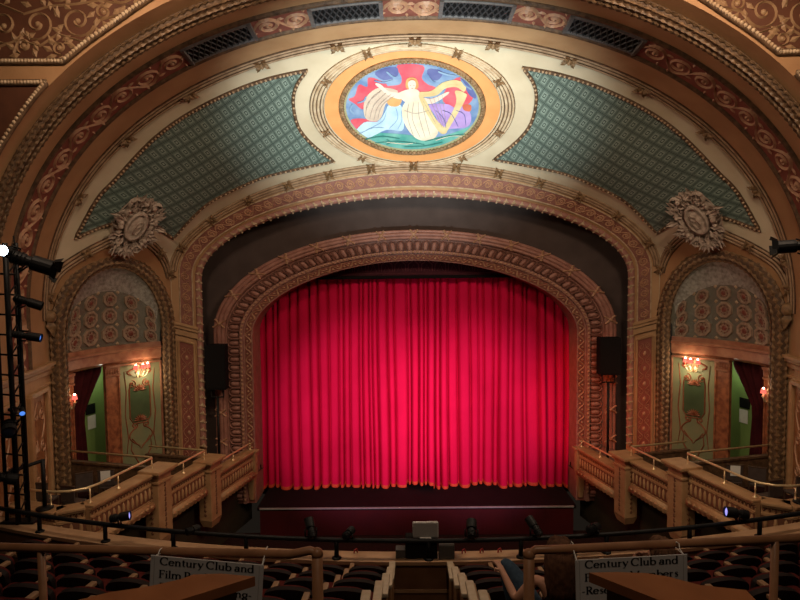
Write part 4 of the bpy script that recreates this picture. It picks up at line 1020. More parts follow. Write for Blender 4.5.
for mir in (False, True):
    sd = 'right' if mir else 'left'
    spots = [((46, 486), -5.93, 2, .15, 'dark box chair in the outer corner of the %s upper box beside the laurel jamb'), ((74, 489), -5.93, 2, .25, 'dark box chair behind the curve of the %s brass rail'), ((84, 476), -5.93, 2, -.5, 'dark box chair before the %s green doorway'), ((108, 473), -5.93, 2, -.2, 'dark box chair by the scagliola pilaster of the %s upper box'), ((163, 467), -6.52, 1, -.2, 'dark box chair in the %s middle box under the sconce panel')]
    for k, (p, zz, bi, rz, lab) in enumerate(spots):
        q = WZ(p[0], p[1], zz); zf = BAYS[bi][2]-.86+ZC
        lab = lab % sd; x = -q.x if mir else q.x
        if not CH:
            t = thing('box_chair', lab, 'chair', (x, q.y, zf), -rz if not mir else rz, 'chairs in the opera boxes'); chair_parts(t); CH.append(t)
        else: dup(CH[0], (x, q.y, zf), rz if mir else -rz, lab)
    q = WZ(98, 478, -6.28)
    mb = MB(); mb.box((0, 0, 0), (.26, .012, .30), None, .003); q2 = WZ(108, 473, -5.93); rz_ = .2 if mir else -.2; rz_ = -.2*(-1 if mir else 1)*-1 if False else (-.2 if mir else .2)
    o = mb.build('paper_program', WHITEP); o.rotation_euler = (0, 0, rz_); o.location = ((-q2.x if mir else q2.x) + math.sin(rz_)*.262, q2.y - math.cos(rz_)*.262, BAYS[2][2]-.86+ZC+.80); tag(o, 'white paper program hung on the chair back by the scagliola pilaster, %s upper box' % sd, 'program')
    # black pipe stand on the corner of the upper box
    b = bp(8.66, -.95, BAYS[2][2]); t = thing('pipe_stand', 'black pipe stand with a round base on the outer corner of the %s upper box' % sd, 'stand', (-b.x if mir else b.x, b.y, ZC+BAYS[2][2]))
    mb = MB(); mb.smooth = True; M = Matrix.Translation(b); mb.lathe([(.20, 0), (.20, .03), (.10, .05), (.05, .07)], 16, M); mb.build('base', BLK, t, mir)
    mb = MB(); mb.tube([b+V(0, 0, .03), b+V(0, 0, 1.22)], .05, 8); mb.build('upright', BLK, t, mir)
    mb = MB(); mb.tube([b+V(.0, 0, 1.20), b+V(-.5, -.24, 1.06), b+V(-.95, -.46, .92)], .045, 8); mb.build('arm', BLK, t, mir)

# ------------------------------------------------------------------ doorways: drape, plaque, notice; wall sconces
n_ = V(.8664, -.4993, 0)
for mir in (False, True):
    sd = 'right' if mir else 'left'
    zf = -6.74; mb = MB(); NX, NZ = 40, 30; vs = []
    for j in range(NZ+1):
        f = j/NZ; z = -3.2 + (zf+3.2)*f
        ein = DOOR0 + (DOOR1-DOOR0)*float(np.interp(f, (0, .08, .15, .28, .40, .50, .7, 1), (-.12, -.08, .04, .24, .42, .45, .42, .38)))
        for k in range(NX+1):
            a = DOOR1 + (ein-DOOR1)*k/NX; vs.append(back(a, z, -.22 + .055*math.sin(k/NX*PI*9) + .02*math.sin(k*.9+j*.2)))
    fs = [(j*(NX+1)+k, j*(NX+1)+k+1, (j+1)*(NX+1)+k+1, (j+1)*(NX+1)+k) for j in range(NZ) for k in range(NX)]
    mb.smooth = True; mb.add(vs, fs); o = mb.build('door_drape', MAROON, None, mir); tag(o, 'maroon drape tied back across the %s green lobby doorway' % sd, 'drape')
    # on the green lobby wall one metre behind the doorway
    def lob(px, py, h):
        d = CR*((px-400)/FPX) + CU*(-(py-300)/FPX) + FWD
        t = (LP-CP).dot(LN)/d.dot(LN); return CP + d*t + LN*(h+.006)
    Rw = Matrix((LT, LN, V(0, 0, 1))).transposed()
    mb = MB(); mb.box(lob(90, 409, .015), (.40, .03, .34), Rw, .006); o = mb.build('plaque', BLK, None, mir); tag(o, 'small dark plaque on the green lobby wall behind the %s doorway' % sd, 'plaque')
    mb = MB(); mb.box(lob(91.5, 422, .008), (.34, .012, .46), Rw, .002); o = mb.build('paper_notice', WHITEP, None, mir); tag(o, 'white paper notice under the dark plaque behind the %s doorway' % sd, 'notice')
    # three-armed and single sconces with red shades
    for kind in (3, 1):
        if kind == 3: a = (a_of(161)+a_of(118))/2; z = -3.60
        else: a = a_of(66.5); z = -4.12
        P = back(a, z, .03 if kind == 3 else .12); ex = V(.4993, .8664, 0)
        t = thing('wall_sconce', ('three-armed brass sconce with lit red shades on the %s green panel' if kind == 3 else 'single brass sconce with one lit red shade beside the %s doorway drape') % sd, 'wall lamp', (-P.x if mir else P.x, P.y, P.z))
        mb = MB(); mb.blob(P, ex, V(0, 0, 1), n_, .10, .20, .05, 12, 3); mb.blob(P+V(0, 0, .2), ex, V(0, 0, 1), n_, .05, .08, .04, 10, 2); mb.build('backplate', BRASS, t, mir)
        for k in range(kind):
            off = (k-(kind-1)/2)*.23; fwd = .24 if k == 1 or kind == 1 else .18
            top = P + ex*off + n_*fwd + V(0, 0, .05)
            mb = MB(); mb.tube([P+V(0, 0, -.05)] + [P + ex*off*f + n_*fwd*f + V(0, 0, -.05-.12*math.sin(PI*f)+.08*f*f) for f in (.25, .5, .75, .9)] + [top + V(0, 0, .01)], .018, 6); M = Matrix.Translation(top); mb.smooth = True; mb.lathe([(.0, -.02), (.05, 0), (.055, .02), (.02, .03), (.018, .12)], 10, M); arm = mb.build('arm', BRASS, t, mir)
            mb = MB(); mb.smooth = True; mb.lathe([(.085, .11), (.072, .18), (.055, .25)], 16, M, False); mb.lathe([(.050, .25), (.067, .18), (.08, .11)], 16, M, False); mb.build('lamp_shade', SHADE, arm, mir)
            mb = MB(); mb.ball(top+V(0, 0, .235), .034, 10, 6, (1, 1, 1.5)); mb.build('bulb', BULB, arm, mir)
            lp = top + V(0, 0, .34) + n_*.03; point('sconce_light', (-lp.x if mir else lp.x, lp.y, lp.z), 1.8 if kind == 3 else 1.2, (1.0, .66, .38), .05)
        if kind == 3:
            lp = P + n_*.40 + V(0, 0, -.10); point('sconce_light', (-lp.x if mir else lp.x, lp.y, lp.z), 16, (1.0, .84, .56), .10)

# ------------------------------------------------------------------ cartouches
for mir in (False, True):
    sd = 'right' if mir else 'left'
    P, N = cove_points([(131, 224)]); P = V(*P[0]); n = V(*N[0]); n = (n*.8 + V(.25, -.6, -.25)*.5).normalized(); up = (V(.28, 0, 1) - n*n.dot(V(.28, 0, 1))).normalized(); ex = up.cross(n)*-1
    ex = n.cross(up)*-1; c0 = P + n*.18
    t = thing('wall_cartouche', 'grey plaster cartouche with an oval shield and leaves over the %s niche' % sd, 'plaster ornament', (-P.x if mir else P.x, P.y, P.z))
    mp = lambda u, v, h: c0 + ex*(u*.98+.10*v) + up*(v*1.16+.08) + n*h
    mb = MB(); ov, F = tri_fill([(.62*math.cos(2*PI*i/24)*(1+.12*math.sin(3*i)), .80*math.sin(2*PI*i/24)*(1+.12*math.cos(5*i))) for i in range(24)], .2)
    mb.add([mp(x, y, .06*(1-(x*x+y*y))) for x, y in ov], F); o = len(mb.v); rim = [(.62*math.cos(2*PI*i/24), .80*math.sin(2*PI*i/24)) for i in range(24)]
    mb.add([mp(x, y, hh) for hh in (.02, -.35) for x, y in rim], [(i, (i+1) % 24, 24+(i+1) % 24, 24+i) for i in range(24)]); mb.build('backing', STONE, t, mir)
    mb = MB(); mb.smooth = True; prof = ((1, .10), (.97, .26), (.80, .30), (.74, .20), (.5, .26), (.001, .30)); vs = [mp(.33*k*math.cos(2*PI*j/24)-.02, .46*k*math.sin(2*PI*j/24)+.02, h) for k, h in prof for j in range(24)]
    mb.add(vs, [(i*24+j, i*24+(j+1) % 24, (i+1)*24+(j+1) % 24, (i+1)*24+j) for i in range(len(prof)-1) for j in range(24)]); sh = mb.build('shield', STONE, t, mir)
    mb = MB(); mb.stroke(mp, [(-.12, -.10), (-.05, .12), (.06, .20), (.10, .10), (.0, .0), (-.08, .05)], .06, .06, True, .27); mb.stroke(mp, [(.08, .22), (.10, -.05), (.02, -.2), (-.06, -.16)], .06, .06, True, .27); mb.build('shield_emblem', STONE, sh, mir)
    mb = MB(); rng = random.Random(5)
    for k in range(150):
        a = rng.uniform(0, 2*PI); r = rng.uniform(.62, 1.08); u, v = .64*r*math.cos(a), .86*r*math.sin(a); d = a + rng.uniform(-.9, .9)
        dd = (ex*math.cos(d)+up*math.sin(d)+n*rng.uniform(.0, .7)).normalized(); sdv = n.cross(dd).normalized(); mb.leaf(mp(u*.85, v*.85, .12+rng.uniform(0, .16)), dd, sdv, dd.cross(sdv)*-1, rng.uniform(.2, .42), rng.uniform(.10, .18), .07)
    for k in range(26):
        a = rng.uniform(0, 2*PI); mb.ball(mp(.52*math.cos(a), .72*math.sin(a), .2+rng.uniform(0, .1)), rng.uniform(.05, .10), 7, 5)
    mb.build('acanthus_leaves', STONE, t, mir)
    mb = MB()
    for s in (-1, 1):
        mb.stroke(mp, spiral(s*.34, .62, .20, -PI/2, s, 1.4, 18), .10, .16, True, .14); mb.stroke(mp, spiral(s*.30, -.60, .18, PI/2, -s, 1.4, 18), .10, .16, True, .14)
        mb.stroke(mp, [(s*.42, .5), (s*.50, .2), (s*.44, -.15), (s*.50, -.45)], .12, .16, True, .12)
    for k in range(5):
        a = -.9+k*.45; dd = (ex*math.sin(a)+up*math.cos(a)+n*.5).normalized(); mb.leaf(mp(0, .62, .16), dd, n.cross(dd).normalized(), n, .42, .17, .08); dd = (ex*math.sin(a)-up*math.cos(a)+n*.5).normalized(); mb.leaf(mp(0, -.62, .16), dd, n.cross(dd).normalized(), n, .40, .16, .08)
    mb.build('scrolls', STONE, t, mir)

# ------------------------------------------------------------------ ventilation grilles in the scroll band
names = ['lowest on the left side', 'left of the crown of the vault', 'right of the crown of the vault', 'lowest on the right side']
for (a, b), wh in zip(GR, names):
    P = BV.mp((a+b)/2, 15.5, 0); t = thing('vent_grille', 'black lattice ventilation grille in the red scroll band, ' + wh, 'vent', tuple(P), 0, 'grilles in the vault band')
    mb = MB(); us_ = span(a, b, .2); sweepmap(mb, BV.mp, us_, [(15.92, .03), (15.08, .03)]); mb.build('backing', BLKM, t)
    mb = MB()
    for v in (15.90, 15.10): roll(BV.mp, 0, v, .05, .03, us_, mb)
    for u in (a, b): mb.bar(BV.mp(u, 15.06, .05), BV.mp(u, 15.94, .05), .10, .08, (0, 0, 1))
    mb.build('frame', GFRAME, t)
    mb = MB(); n = int((b-a)/.16)
    for k in range(n+1):
        u = a+(b-a)*k/n
        for s in (-1, 1):
            pts = [(u+s*.30*(j/4-.5), 15.12+.76*j/4) for j in range(5)]; pts = [(min(b, max(a, x)), y) for x, y in pts]; mb.stroke(BV.mp, pts, .045, .03, False, .045)
    mb.build('lattice', GRILLE, t)

# ------------------------------------------------------------------ stage curtain, border, speakers
rng = random.Random(11); xs = []; ys = []; x = -6.32; folds = []
while x < 6.32:
    wd = rng.choice((.14, .20, .26, .32, .40, .50)); folds.append((x, wd, rng.uniform(.30, .62), rng.uniform(-.12, .12))); x += wd
NXC = 1300; XG = np.linspace(-6.30, 6.30, NXC); FY = np.zeros(NXC); FD = np.zeros(NXC)
for x0, wd, dp, of in folds:
    m = (XG >= x0) & (XG < x0+wd); t_ = (XG[m]-x0)/wd; FY[m] = of + .25 - dp*(1-np.abs(2*t_-1)**6)*(.85+.15*np.sin(PI*t_)); FD[m] = np.sin(PI*t_)**.6
k_ = np.ones(3)/3; FY = np.convolve(np.pad(FY, 1, 'edge'), k_, 'valid')
hem = STZ + .06 - .045*FD + .03*np.sin(XG*3.1) + np.where((XG > -.35) & (XG < .75), .13, 0)
NZC = 30; topz = ZC + .15; mb = MB(); mb.smooth = True; vs = []
drift = np.array([.05*np.sin(XG*1.3+k*.16) for k in range(NZC+1)])
for j in range(NZC+1):
    f = j/NZC; amp = .60+.40*f
    for i in range(NXC): vs.append((XG[i] + .025*math.sin(f*4+XG[i]*2), 24.0 + FY[i]*amp + drift[j][i], topz + (hem[i]-topz)*f))
mb.v = vs; mb.f = [(j*NXC+i, j*NXC+i+1, (j+1)*NXC+i+1, (j+1)*NXC+i) for j in range(NZC) for i in range(NXC-1)]; mb.m = [0]*len(mb.f); mb.sm = [True]*len(mb.f)
CU_ = tag(mb.build('stage_curtain', CURT), 'crimson velvet stage curtain with an orange fringe hanging in the proscenium', 'curtain')
mb = MB(); vs = []
for j in range(5):
    f = 1-.012+.0125*j/4
    for i in range(NXC): vs.append((XG[i] + .025*math.sin(f*4+XG[i]*2), 24.0-.025 + FY[i] + drift[NZC][i] - .012*(j % 2), topz + (hem[i]-topz)*f - (.03 if j == 4 else 0)*(.5+.5*math.sin(i*1.9))))
mb.v = vs; mb.f = [(j*NXC+i, j*NXC+i+1, (j+1)*NXC+i+1, (j+1)*NXC+i) for j in range(4) for i in range(NXC-1)]; mb.m = [0]*len(mb.f); mb.sm = [True]*len(mb.f); mb.build('fringe', FRNG, CU_)
mb = MB(); mb.box((0, 25.9, ZC-4), (16, .1, 12)); struct(mb.build('wall_back', BLKM), 'black stage wall behind the curtain')
mb = MB()
VM = pm('valance_plum', (.075, .022, .028), (.05, .015, .02), 5, .8, spec=.1)
mb.box((0, 23.45, ZC+.45), (12.4, .08, 1.72), None, .02); VT = tag(mb.build('stage_valance', VM), 'dark plum valance with arched stencils above the red curtain', 'valance')
mb = MB(); m_ = lambda u, v, h: V(u, 23.40-h, ZC+v)
for k in range(-9, 10):
    u = k*.52; mb.stroke(m_, [(u-.22, -.25), (u-.20, .02), (u, .18), (u+.20, .02), (u+.22, -.25)], .045, .012); mb.stroke(m_, [(u-.12, -.25), (u, .02), (u+.12, -.25)], .035, .012); mb.stroke(m_, spiral(u+.26, .12, .08, 0, 1, 1.2, 10), .03, .012)
mb.stroke(m_, [(-6, -.33), (6, -.33)], .04, .012); mb.build('stencil', pm('valance_stencil', (.16, .05, .05), None, rough=.7), VT)
mb = MB(); mb.box((0, 23.45, ZC-.47), (12.4, .10, .13), None, .02); mb.build('batten', BLKM, VT)
for s in (-1, 1):
    mb = MB()
    mb.box((s*6.62, 23.6, ZC-4.2), (.5, .12, 9.6), None, .03); o = mb.build('masking_leg', BLKM); tag(o, 'narrow black masking cloth at the %s edge of the red curtain' % ('right' if s > 0 else 'left'), 'drape')
for (x0, y0, x1, y1), sd in (((204, 345, 226, 390), 'left'), ((600, 338, 621, 375), 'right')):
    D = 21.62; A, B = W(x0, y0, D), W(x1, y1, D); c = (A+B)/2; wd = abs(B.x-A.x); ht = abs(A.z-B.z)
    S_ = thing('loudspeaker', 'black loudspeaker cabinet on a tall stand at the %s side of the proscenium frame' % sd, 'loudspeaker', (c.x, D+.2, c.z-ht/2))
    mb = MB(); mb.box((c.x, D+.2, c.z), (wd, .42, ht), None, .03); mb.build('cabinet', BLKM, S_)
    mb = MB(); mb.box((c.x, D-.02, c.z), (wd*.9, .02, ht*.92), None, .006); mb.build('grille_cloth', BLKM, S_)
    mb = MB(); mb.tube([(c.x-wd*.3, D+.2, c.z-ht/2), (c.x-wd*.3, D+.2, c.z-ht/2-.3), (c.x+wd*.3, D+.2, c.z-ht/2-.3), (c.x+wd*.3, D+.2, c.z-ht/2)], .03, 6); mb.build('yoke', BLK, S_)
    zf = ZC-7.86; T_ = thing('speaker_stand', 'black pole stand under the %s loudspeaker' % sd, 'stand', (c.x, D+.2, zf))
    mb = MB(); mb.tube([(c.x, D+.2, zf+.02), (c.x, D+.2, c.z-ht/2-.3)], .05, 8); mb.build('pole', BLK, T_)
    mb = MB(); mb.box((c.x, D+.2, zf+.03), (.5, .3, .06), None, .015); mb.build('base_plate', BLK, T_)
# ------------------------------------------------------------------ balcony: ledge, terraces, pipe
BC = 28.5
def pol(r, X, z=0.0):
    """point on the arc of radius r round the balcony centre at sideways position X"""
    return V(X, BC-math.sqrt(r*r-X*X), ZC+z)
ZL = -4.20; RL = BC-8.28
XS = list(np.linspace(-9.5, 9.5, 77))
def arcslab(mb, r0, r1, z0, z1, xs=XS):
    P = [[pol(r, x, z) for r, z in ((r0, z1), (r1, z1), (r1, z0), (r0, z0))] for x in xs]; n = len(xs)
    mb.add([q for p in P for q in p], [(i*4+j, i*4+(j+1) % 4, (i+1)*4+(j+1) % 4, (i+1)*4+j) for i in range(n-1) for j in range(4)] + [(0, 1, 2, 3), ((n-1)*4+3, (n-1)*4+2, (n-1)*4+1, (n-1)*4)])
mb = MB(); arcslab(mb, RL-.02, RL-.24, -5.9, ZL-.04); WB = struct(mb.build('wall_balcony', PANELW), 'brown panelled balcony front under a tan ledge')
mb = MB(); arcslab(mb, RL+.02, RL-.29, ZL-.05, ZL); mb.build('ledge', LEDGE, WB)
mb = MB(); arcslab(mb, RL+.006, RL-.02, ZL-.46, ZL-.42); mb.build('panel_strip', LEDGE, WB)
NR_ = 6; RISE = .276; RD = [7.75-.68*i for i in range(NR_)]; RT = [-(3.93-RISE*i) for i in range(NR_)]; RF_ = [z-.86 for z in RT]
mb = MB()
edges_ = [RL] + [BC-(d-.30) for d in RD]
for i in range(NR_): arcslab(mb, edges_[i+1], edges_[i]-.0, RF_[i]-.5, RF_[i])
arcslab(mb, BC-1.2, edges_[NR_], RF_[-1]+RISE-.5, RF_[-1]+RISE)
FB = struct(mb.build('floor_balcony', CARPET), 'dark carpeted balcony steps between the seat rows')
mb = MB()
for i in range(NR_): arcslab(mb, edges_[i+1]+.0, edges_[i+1]-.06, RF_[i]+RISE-.03, RF_[i]+RISE+.008, list(np.linspace(-.62, .22, 6)))
mb.build('step_nosing', ARMP, FB)
# guard pipe and its posts
G_ = thing('guard_rail', 'black pipe guard rail curving along the balcony ledge', 'railing', (0, BC-RL+.1, ZC+ZL)); RP = RL-.06; ZP = ZL+.27
mb = MB(); mb.tube([pol(RP, x, ZP) for x in np.linspace(-9, 9, 60)], .036, 8); mb.build('pipe', BLK, G_)
for px in (12, 90, 165, 241, 332, 423, 514, 600, 687, 765):
    X = (px-401)/600*8.7-.39; X *= 1+.004*X*X/4; mb = MB(); mb.tube([pol(RP, X, ZL), pol(RP, X, ZP)], .034, 8); mb.smooth = True; mb.lathe([(.07, 0), (.07, .015), (.04, .03)], 10, Matrix.Translation(pol(RP, X, ZL))); mb.build('post', BLK, G_)

# ------------------------------------------------------------------ theatre lights
def fixture(name, label, P, d, L, r, hang=(0, 0, -1), lens=GLASS, arm=.2, group=None, barn=False):
    P = Vector(P); d = Vector(d).normalized(); q = d.to_track_quat('Z', 'Y').to_matrix().to_4x4(); M = Matrix.Translation(P) @ q; h = Vector(hang)
    t = thing(name, label, 'stage light', tuple(P + h*arm), 0, group)
    mb = MB(); mb.smooth = False; mb.lathe([(r*.5, -L*.5), (r*.8, -L*.46), (r*.85, -L*.15), (r*.7, -L*.12), (r*.7, 0), (r*.95, .02*L), (r, L*.1), (r, L*.5)], 16, M, False); mb.lathe([(r*.5, -L*.5), (.001, -L*.5)], 16, M, False); mb.lathe([(r*.92, L*.5), (r*.92, L*.36)], 16, M, False)
    for k in range(3): mb.lathe([(r*.9, -L*(.42-.09*k)), (r*.98, -L*(.41-.09*k)), (r*.9, -L*(.40-.09*k))], 16, M, False)
    mb.build('housing', BLK, t)
    mb = MB(); mb.lathe([(r*.93, L*.40), (r*.7, L*.44), (r*.35, L*.46), (.001, L*.465)], 16, M, False); mb.build('lens', lens, t, None if False else False, True)
    sd = d.cross(h); sd = sd.normalized() if sd.length > .1 else V(1, 0, 0)
    mb = MB(); mb.tube([P+sd*r*1.15, P+sd*r*1.2+h*arm*.7, P+h*arm*.8, P-sd*r*1.2+h*arm*.7, P-sd*r*1.15], .014, 6); mb.build('yoke', BLK, t)
    mb = MB(); mb.tube([P+h*arm*.78, P+h*arm*1.0], .03, 6); mb.build('clamp', BLK, t)
    if barn:
        for k in range(4):
            a = k*PI/2+.3; e = M.to_3x3() @ V(math.cos(a), math.sin(a), 0); e2 = M.to_3x3() @ V(-math.sin(a), math.cos(a), 0); c = P + d*L*.5 + e*r
            mb = MB(); vs = [c-e2*r*.6, c+e2*r*.6, c+e2*r*.8+e*r*.5+d*r*.9, c-e2*r*.8+e*r*.5+d*r*.9]; vs += [v+e*.006 for v in vs]; mb.add(vs, [(0, 1, 2, 3), (7, 6, 5, 4), (0, 4, 5, 1), (1, 5, 6, 2), (2, 6, 7, 3), (3, 7, 4, 0)]); mb.build('barn_door', BLK, t)
    return t
# left tower of black truss standing on the ledge
TB = W(24, 512, 9.62); TB.z = ZC+ZL
T_ = thing('lighting_tower', 'black ladder truss tower of stage lights at the left end of the balcony', 'lighting tower', tuple(TB))
TH = 4.62; ups = [(-.10, 0, .042), (.07, .02, .026), (-.34, .08, .03), (-.14, .28, .026)]
for dx, dy, r in ups:
    mb = MB(); mb.tube([TB+V(dx, dy, 0), TB+V(dx, dy, TH)], r, 8); mb.build('upright', BLK, T_)
for k in range(14):
    z = .15+k*.33; mb = MB(); mb.tube([TB+V(.07, .02, z), TB+V(-.34, .08, z+.02)], .016, 6); mb.tube([TB+V(-.10, 0, z), TB+V(-.14, .28, z+.16)], .014, 6); mb.tube([TB+V(.07, .02, z), TB+V(-.14, .28, z+.30)], .012, 6); mb.build('rung', BLK, T_)
mb = MB(); mb.box(TB+V(-.12, .08, .02), (.55, .2, .04), None, .01); mb.build('base_plate', BLK, T_)
tl = 'black stage lights on the left tower'
f = lambda px, py, D=9.5: W(px, py, D)
fixture('stage_light', 'long black spotlight with barn doors topping the left lighting tower', f(31, 262), (.86, .35, -.34), .60, .125, (-.75, .1, -.45), GLASS, .28, tl, True)
fixture('stage_light', 'white shining lamp at the very top left of the lighting tower', f(8, 251, 9.35), (.10, -1, .02), .30, .085, (.3, .9, -.3), LAMPW, .22, tl)
fixture('stage_light', 'small black spotlight second from the top of the left tower', f(28, 302), (.85, .3, -.35), .42, .075, (-.8, .2, -.3), GLASS, .24, tl)
fixture('stage_light', 'small black spotlight at mid height of the left tower beside the pier panel', f(27, 336), (.92, .2, -.18), .42, .07, (-.9, .2, .0), BLUEL, .24, tl)
fixture('stage_light', 'little fixture with a blue glint on the left tower below its middle', f(22, 411, 9.45), (.55, -.80, -.25), .20, .045, (-.8, .3, 0), BLUEL, .34, tl)
fixture('stage_light', 'round black floodlight low on the left tower', f(9, 428, 9.4), (.4, -.6, -.3), .26, .11, (-.1, 1, 0), GLASS, .24, tl)
fixture('stage_light', 'lowest black spotlight on the left tower above the ledge', f(6, 478, 9.4), (.75, .3, -.25), .34, .09, (-.2, 1, 0), GLASS, .24, tl)
# right tower, only its inner light shows
TB2 = W(822, 500, 9.62); TB2.z = ZC+ZL
T2_ = thing('lighting_tower', 'black truss upright past the right end of the balcony carrying one spotlight', 'lighting tower', tuple(TB2))
for dx, dy in ((0, 0), (.25, .1)):
    mb = MB(); mb.tube([TB2+V(dx, dy, 0), TB2+V(dx, dy, TH)], .035, 8); mb.build('upright', BLK, T2_)
mb = MB()
for k in range(14): mb.tube([TB2+V(0, 0, .2+k*.33), TB2+V(.25, .1, .2+k*.33)], .016, 6)
mb.build('rungs', BLK, T2_)
fixture('stage_light', 'black spotlight jutting in at the right edge beside the right niche arch', W(797, 246, 9.5), (-.90, .4, -.05), .52, .105, (.75, .25, -.2), GLASS, .26, None, True)
# small lights clamped on the guard rail
def onrail(px): X = (px-401)/600*8.72-.39; X *= 1+.004*X*X/4; return X
RL_ = 'small stage lights clamped on the guard rail'
for px, up, d, L, r, ln, lab in ((108, .14, (.95, .15, .12), .30, .07, LAMPB, 'small rail light with a violet glowing lens left of the aisle over the left sign'), (186, .04, (.5, .8, -.1), .22, .06, GLASS, 'tiny dark rail light standing left of the left sign post'),
        (307, .16, (-.35, .85, .75), .30, .07, GLASS, 'small rail light tilted upwards left of the off-white monitor'), (344, .10, (.4, .9, .1), .22, .06, GLASS, 'low twin-lens rail light nearer the off-white monitor on its left'),
        (465, .16, (.1, .9, .5), .28, .075, GLASS, 'small rail light just right of the off-white monitor'), (527, .17, (-.45, .75, .60), .30, .065, GLASS, 'slim rail light leaning left above the raised denim knee'),
        (586, .10, (.7, .7, -.1), .24, .07, pm('pink_filter', (.35, .10, .10), None, rough=.4), 'rail light with a dull pink filter above the long haired woman'), (738, .14, (-.95, .1, .12), .34, .08, LAMPB, 'rail light with a violet glowing lens under the right opera box')):
    P = pol(RP, onrail(px), ZP+up); fixture('rail_light', lab, P, d, L, r, (0, 0, -1), ln, max(.06, up-.02), RL_)
# equipment on the ledge
Y0 = pol(RL-.17, onrail(420), ZL)
t = thing('monitor', 'off-white back of a flat monitor standing on black equipment at the balcony ledge', 'monitor', (Y0.x, Y0.y, ZC+ZL+.30))
mb = MB(); mb.box((Y0.x, Y0.y-.06, ZC+ZL+.30+.115), (.37, .05, .23), None, .018); mb.build('back_panel', OFFW, t)
mb = MB(); mb.box((Y0.x, Y0.y-.03, ZC+ZL+.415), (.33, .012, .19), None, .003); mb.build('screen', GLASS, t)
mb = MB(); mb.box((Y0.x, Y0.y-.05, ZC+ZL+.305), (.16, .12, .012), None, .003); mb.build('stand_foot', OFFW, t)
mb = MB(); mb.box((Y0.x-.06, Y0.y, ZC+ZL+.15), (.46, .20, .30), None, .015); o = mb.build('equipment_case', BLKM); tag(o, 'black equipment case under the off-white monitor', 'case')
mb = MB(); mb.box((Y0.x+.30, Y0.y-.02, ZC+ZL+.10), (.22, .2, .20), None, .012); o = mb.build('equipment_case', pm('case_grey', (.09, .085, .08), None, rough=.6)); tag(o, 'grey equipment case right of the black one on the ledge', 'case')
mb = MB(); mb.box((Y0.x-.36, Y0.y+.0, ZC+ZL+.06), (.14, .16, .12), None, .01); o = mb.build('equipment_case', MATS['case_grey']); tag(o, 'low grey box left of the black equipment case', 'case')
cab = pm('red_cable', (.40, .03, .03), None, rough=.5)
for px in (458, 476, 494, 350):
    P = pol(RL-.2, onrail(px), ZL); mb = MB(); mb.tube([P+V(-.02, 0, .012), P+V(-.015, 0, .06), P+V(.015, .01, .075), P+V(.03, .02, .012)], .010, 6); o = mb.build('cable_loop', cab); tag(o, 'red cable loop on the tan ledge, ' + {458: 'nearest the grey case', 476: 'second right of the grey case', 494: 'furthest right of the grey case', 350: 'left of the equipment cases'}[px], 'cable')

# ------------------------------------------------------------------ theatre seats
def seat_build(label, loc, rz, group):
    t = thing('theater_seat', label, 'theater seat', loc, rz, group); M = Matrix.Translation(loc) @ Matrix.Rotation(rz, 4, 'Z')
    def fin(mb, name, mat, sm=None): mb.v = [tuple(M @ Vector(p)) for p in mb.v]; return mb.build(name, mat, t, False, sm)
    mb = MB(); pr = []; n = 14
    out = [(-.235, .34), (.235, .34), (.245, .70)] + [(.245*math.cos(a), .76+.10*math.sin(a)**.7) for a in np.linspace(.06, PI-.06, 15)] + [(-.245, .70)]
    R = Matrix.Translation((0, .0, 0)) @ Matrix.Rotation(math.radians(8), 4, 'X') @ Matrix(((1, 0, 0, 0), (0, 0, -1, 0), (0, 1, 0, 0), (0, 0, 0, 1)))
    mb.prism(out, .055, R, -.02); fin(mb, 'backrest', SEATB)
    mb = MB(); o2 = [(x*.86, .36+(y-.34)*.92) for x, y in out]; mb.prism(o2, .05, R, -.065); fin(mb, 'back_cushion', SEATC)
    mb = MB(); mb.box((0, .30, .43), (.46, .44, .10), None, .035); fin(mb, 'seat_cushion', SEATC)
    mb = MB(); mb.box((-.265, .20, .61), (.062, .40, .04), None, .012); fin(mb, 'armrest', ARMW)
    mb = MB(); mb.box((-.265, .16, .31), (.035, .34, .58), None, .01); fin(mb, 'standard', BLK)
    return t
ORD = ['aisle seat', 'second seat', 'third seat', 'fourth seat', 'fifth seat', 'sixth seat', 'seventh seat', 'eighth seat', 'ninth seat', 'tenth seat']
ROWN = ['row against the ledge', 'second row from the ledge', 'third row from the ledge', 'fourth row from the ledge', 'second row from the handrails', 'row nearest the handrails']
EDR = [.22, .23, .25, .27, .32, .50]; EDL = [-.60, -.61, -.64, -.69, -.78, -.92]; NS = [10, 9, 9, 8, 7, 6]
proto = None; SEATPOS = {}
for i in range(NR_):
    r = BC-RD[i]
    for sd in (-1, 1):
        for k in range(NS[i]):
            X = (EDR[i]+.30+.54*k) if sd > 0 else (EDL[i]-.30-.54*k)
            P = pol(r, X, RF_[i]); rz = math.asin(X/r)
            lab = 'dark folding seat, %s %s of the aisle, %s' % (ORD[k], 'right' if sd > 0 else 'left', ROWN[i])
            grp = 'balcony seats in the ' + ROWN[i]
            SEATPOS[(i, sd, k)] = (P, rz)
            if proto is None: proto = t = seat_build(lab, tuple(P), rz, grp); continue
            t = dup(proto, tuple(P), rz, lab, grp)
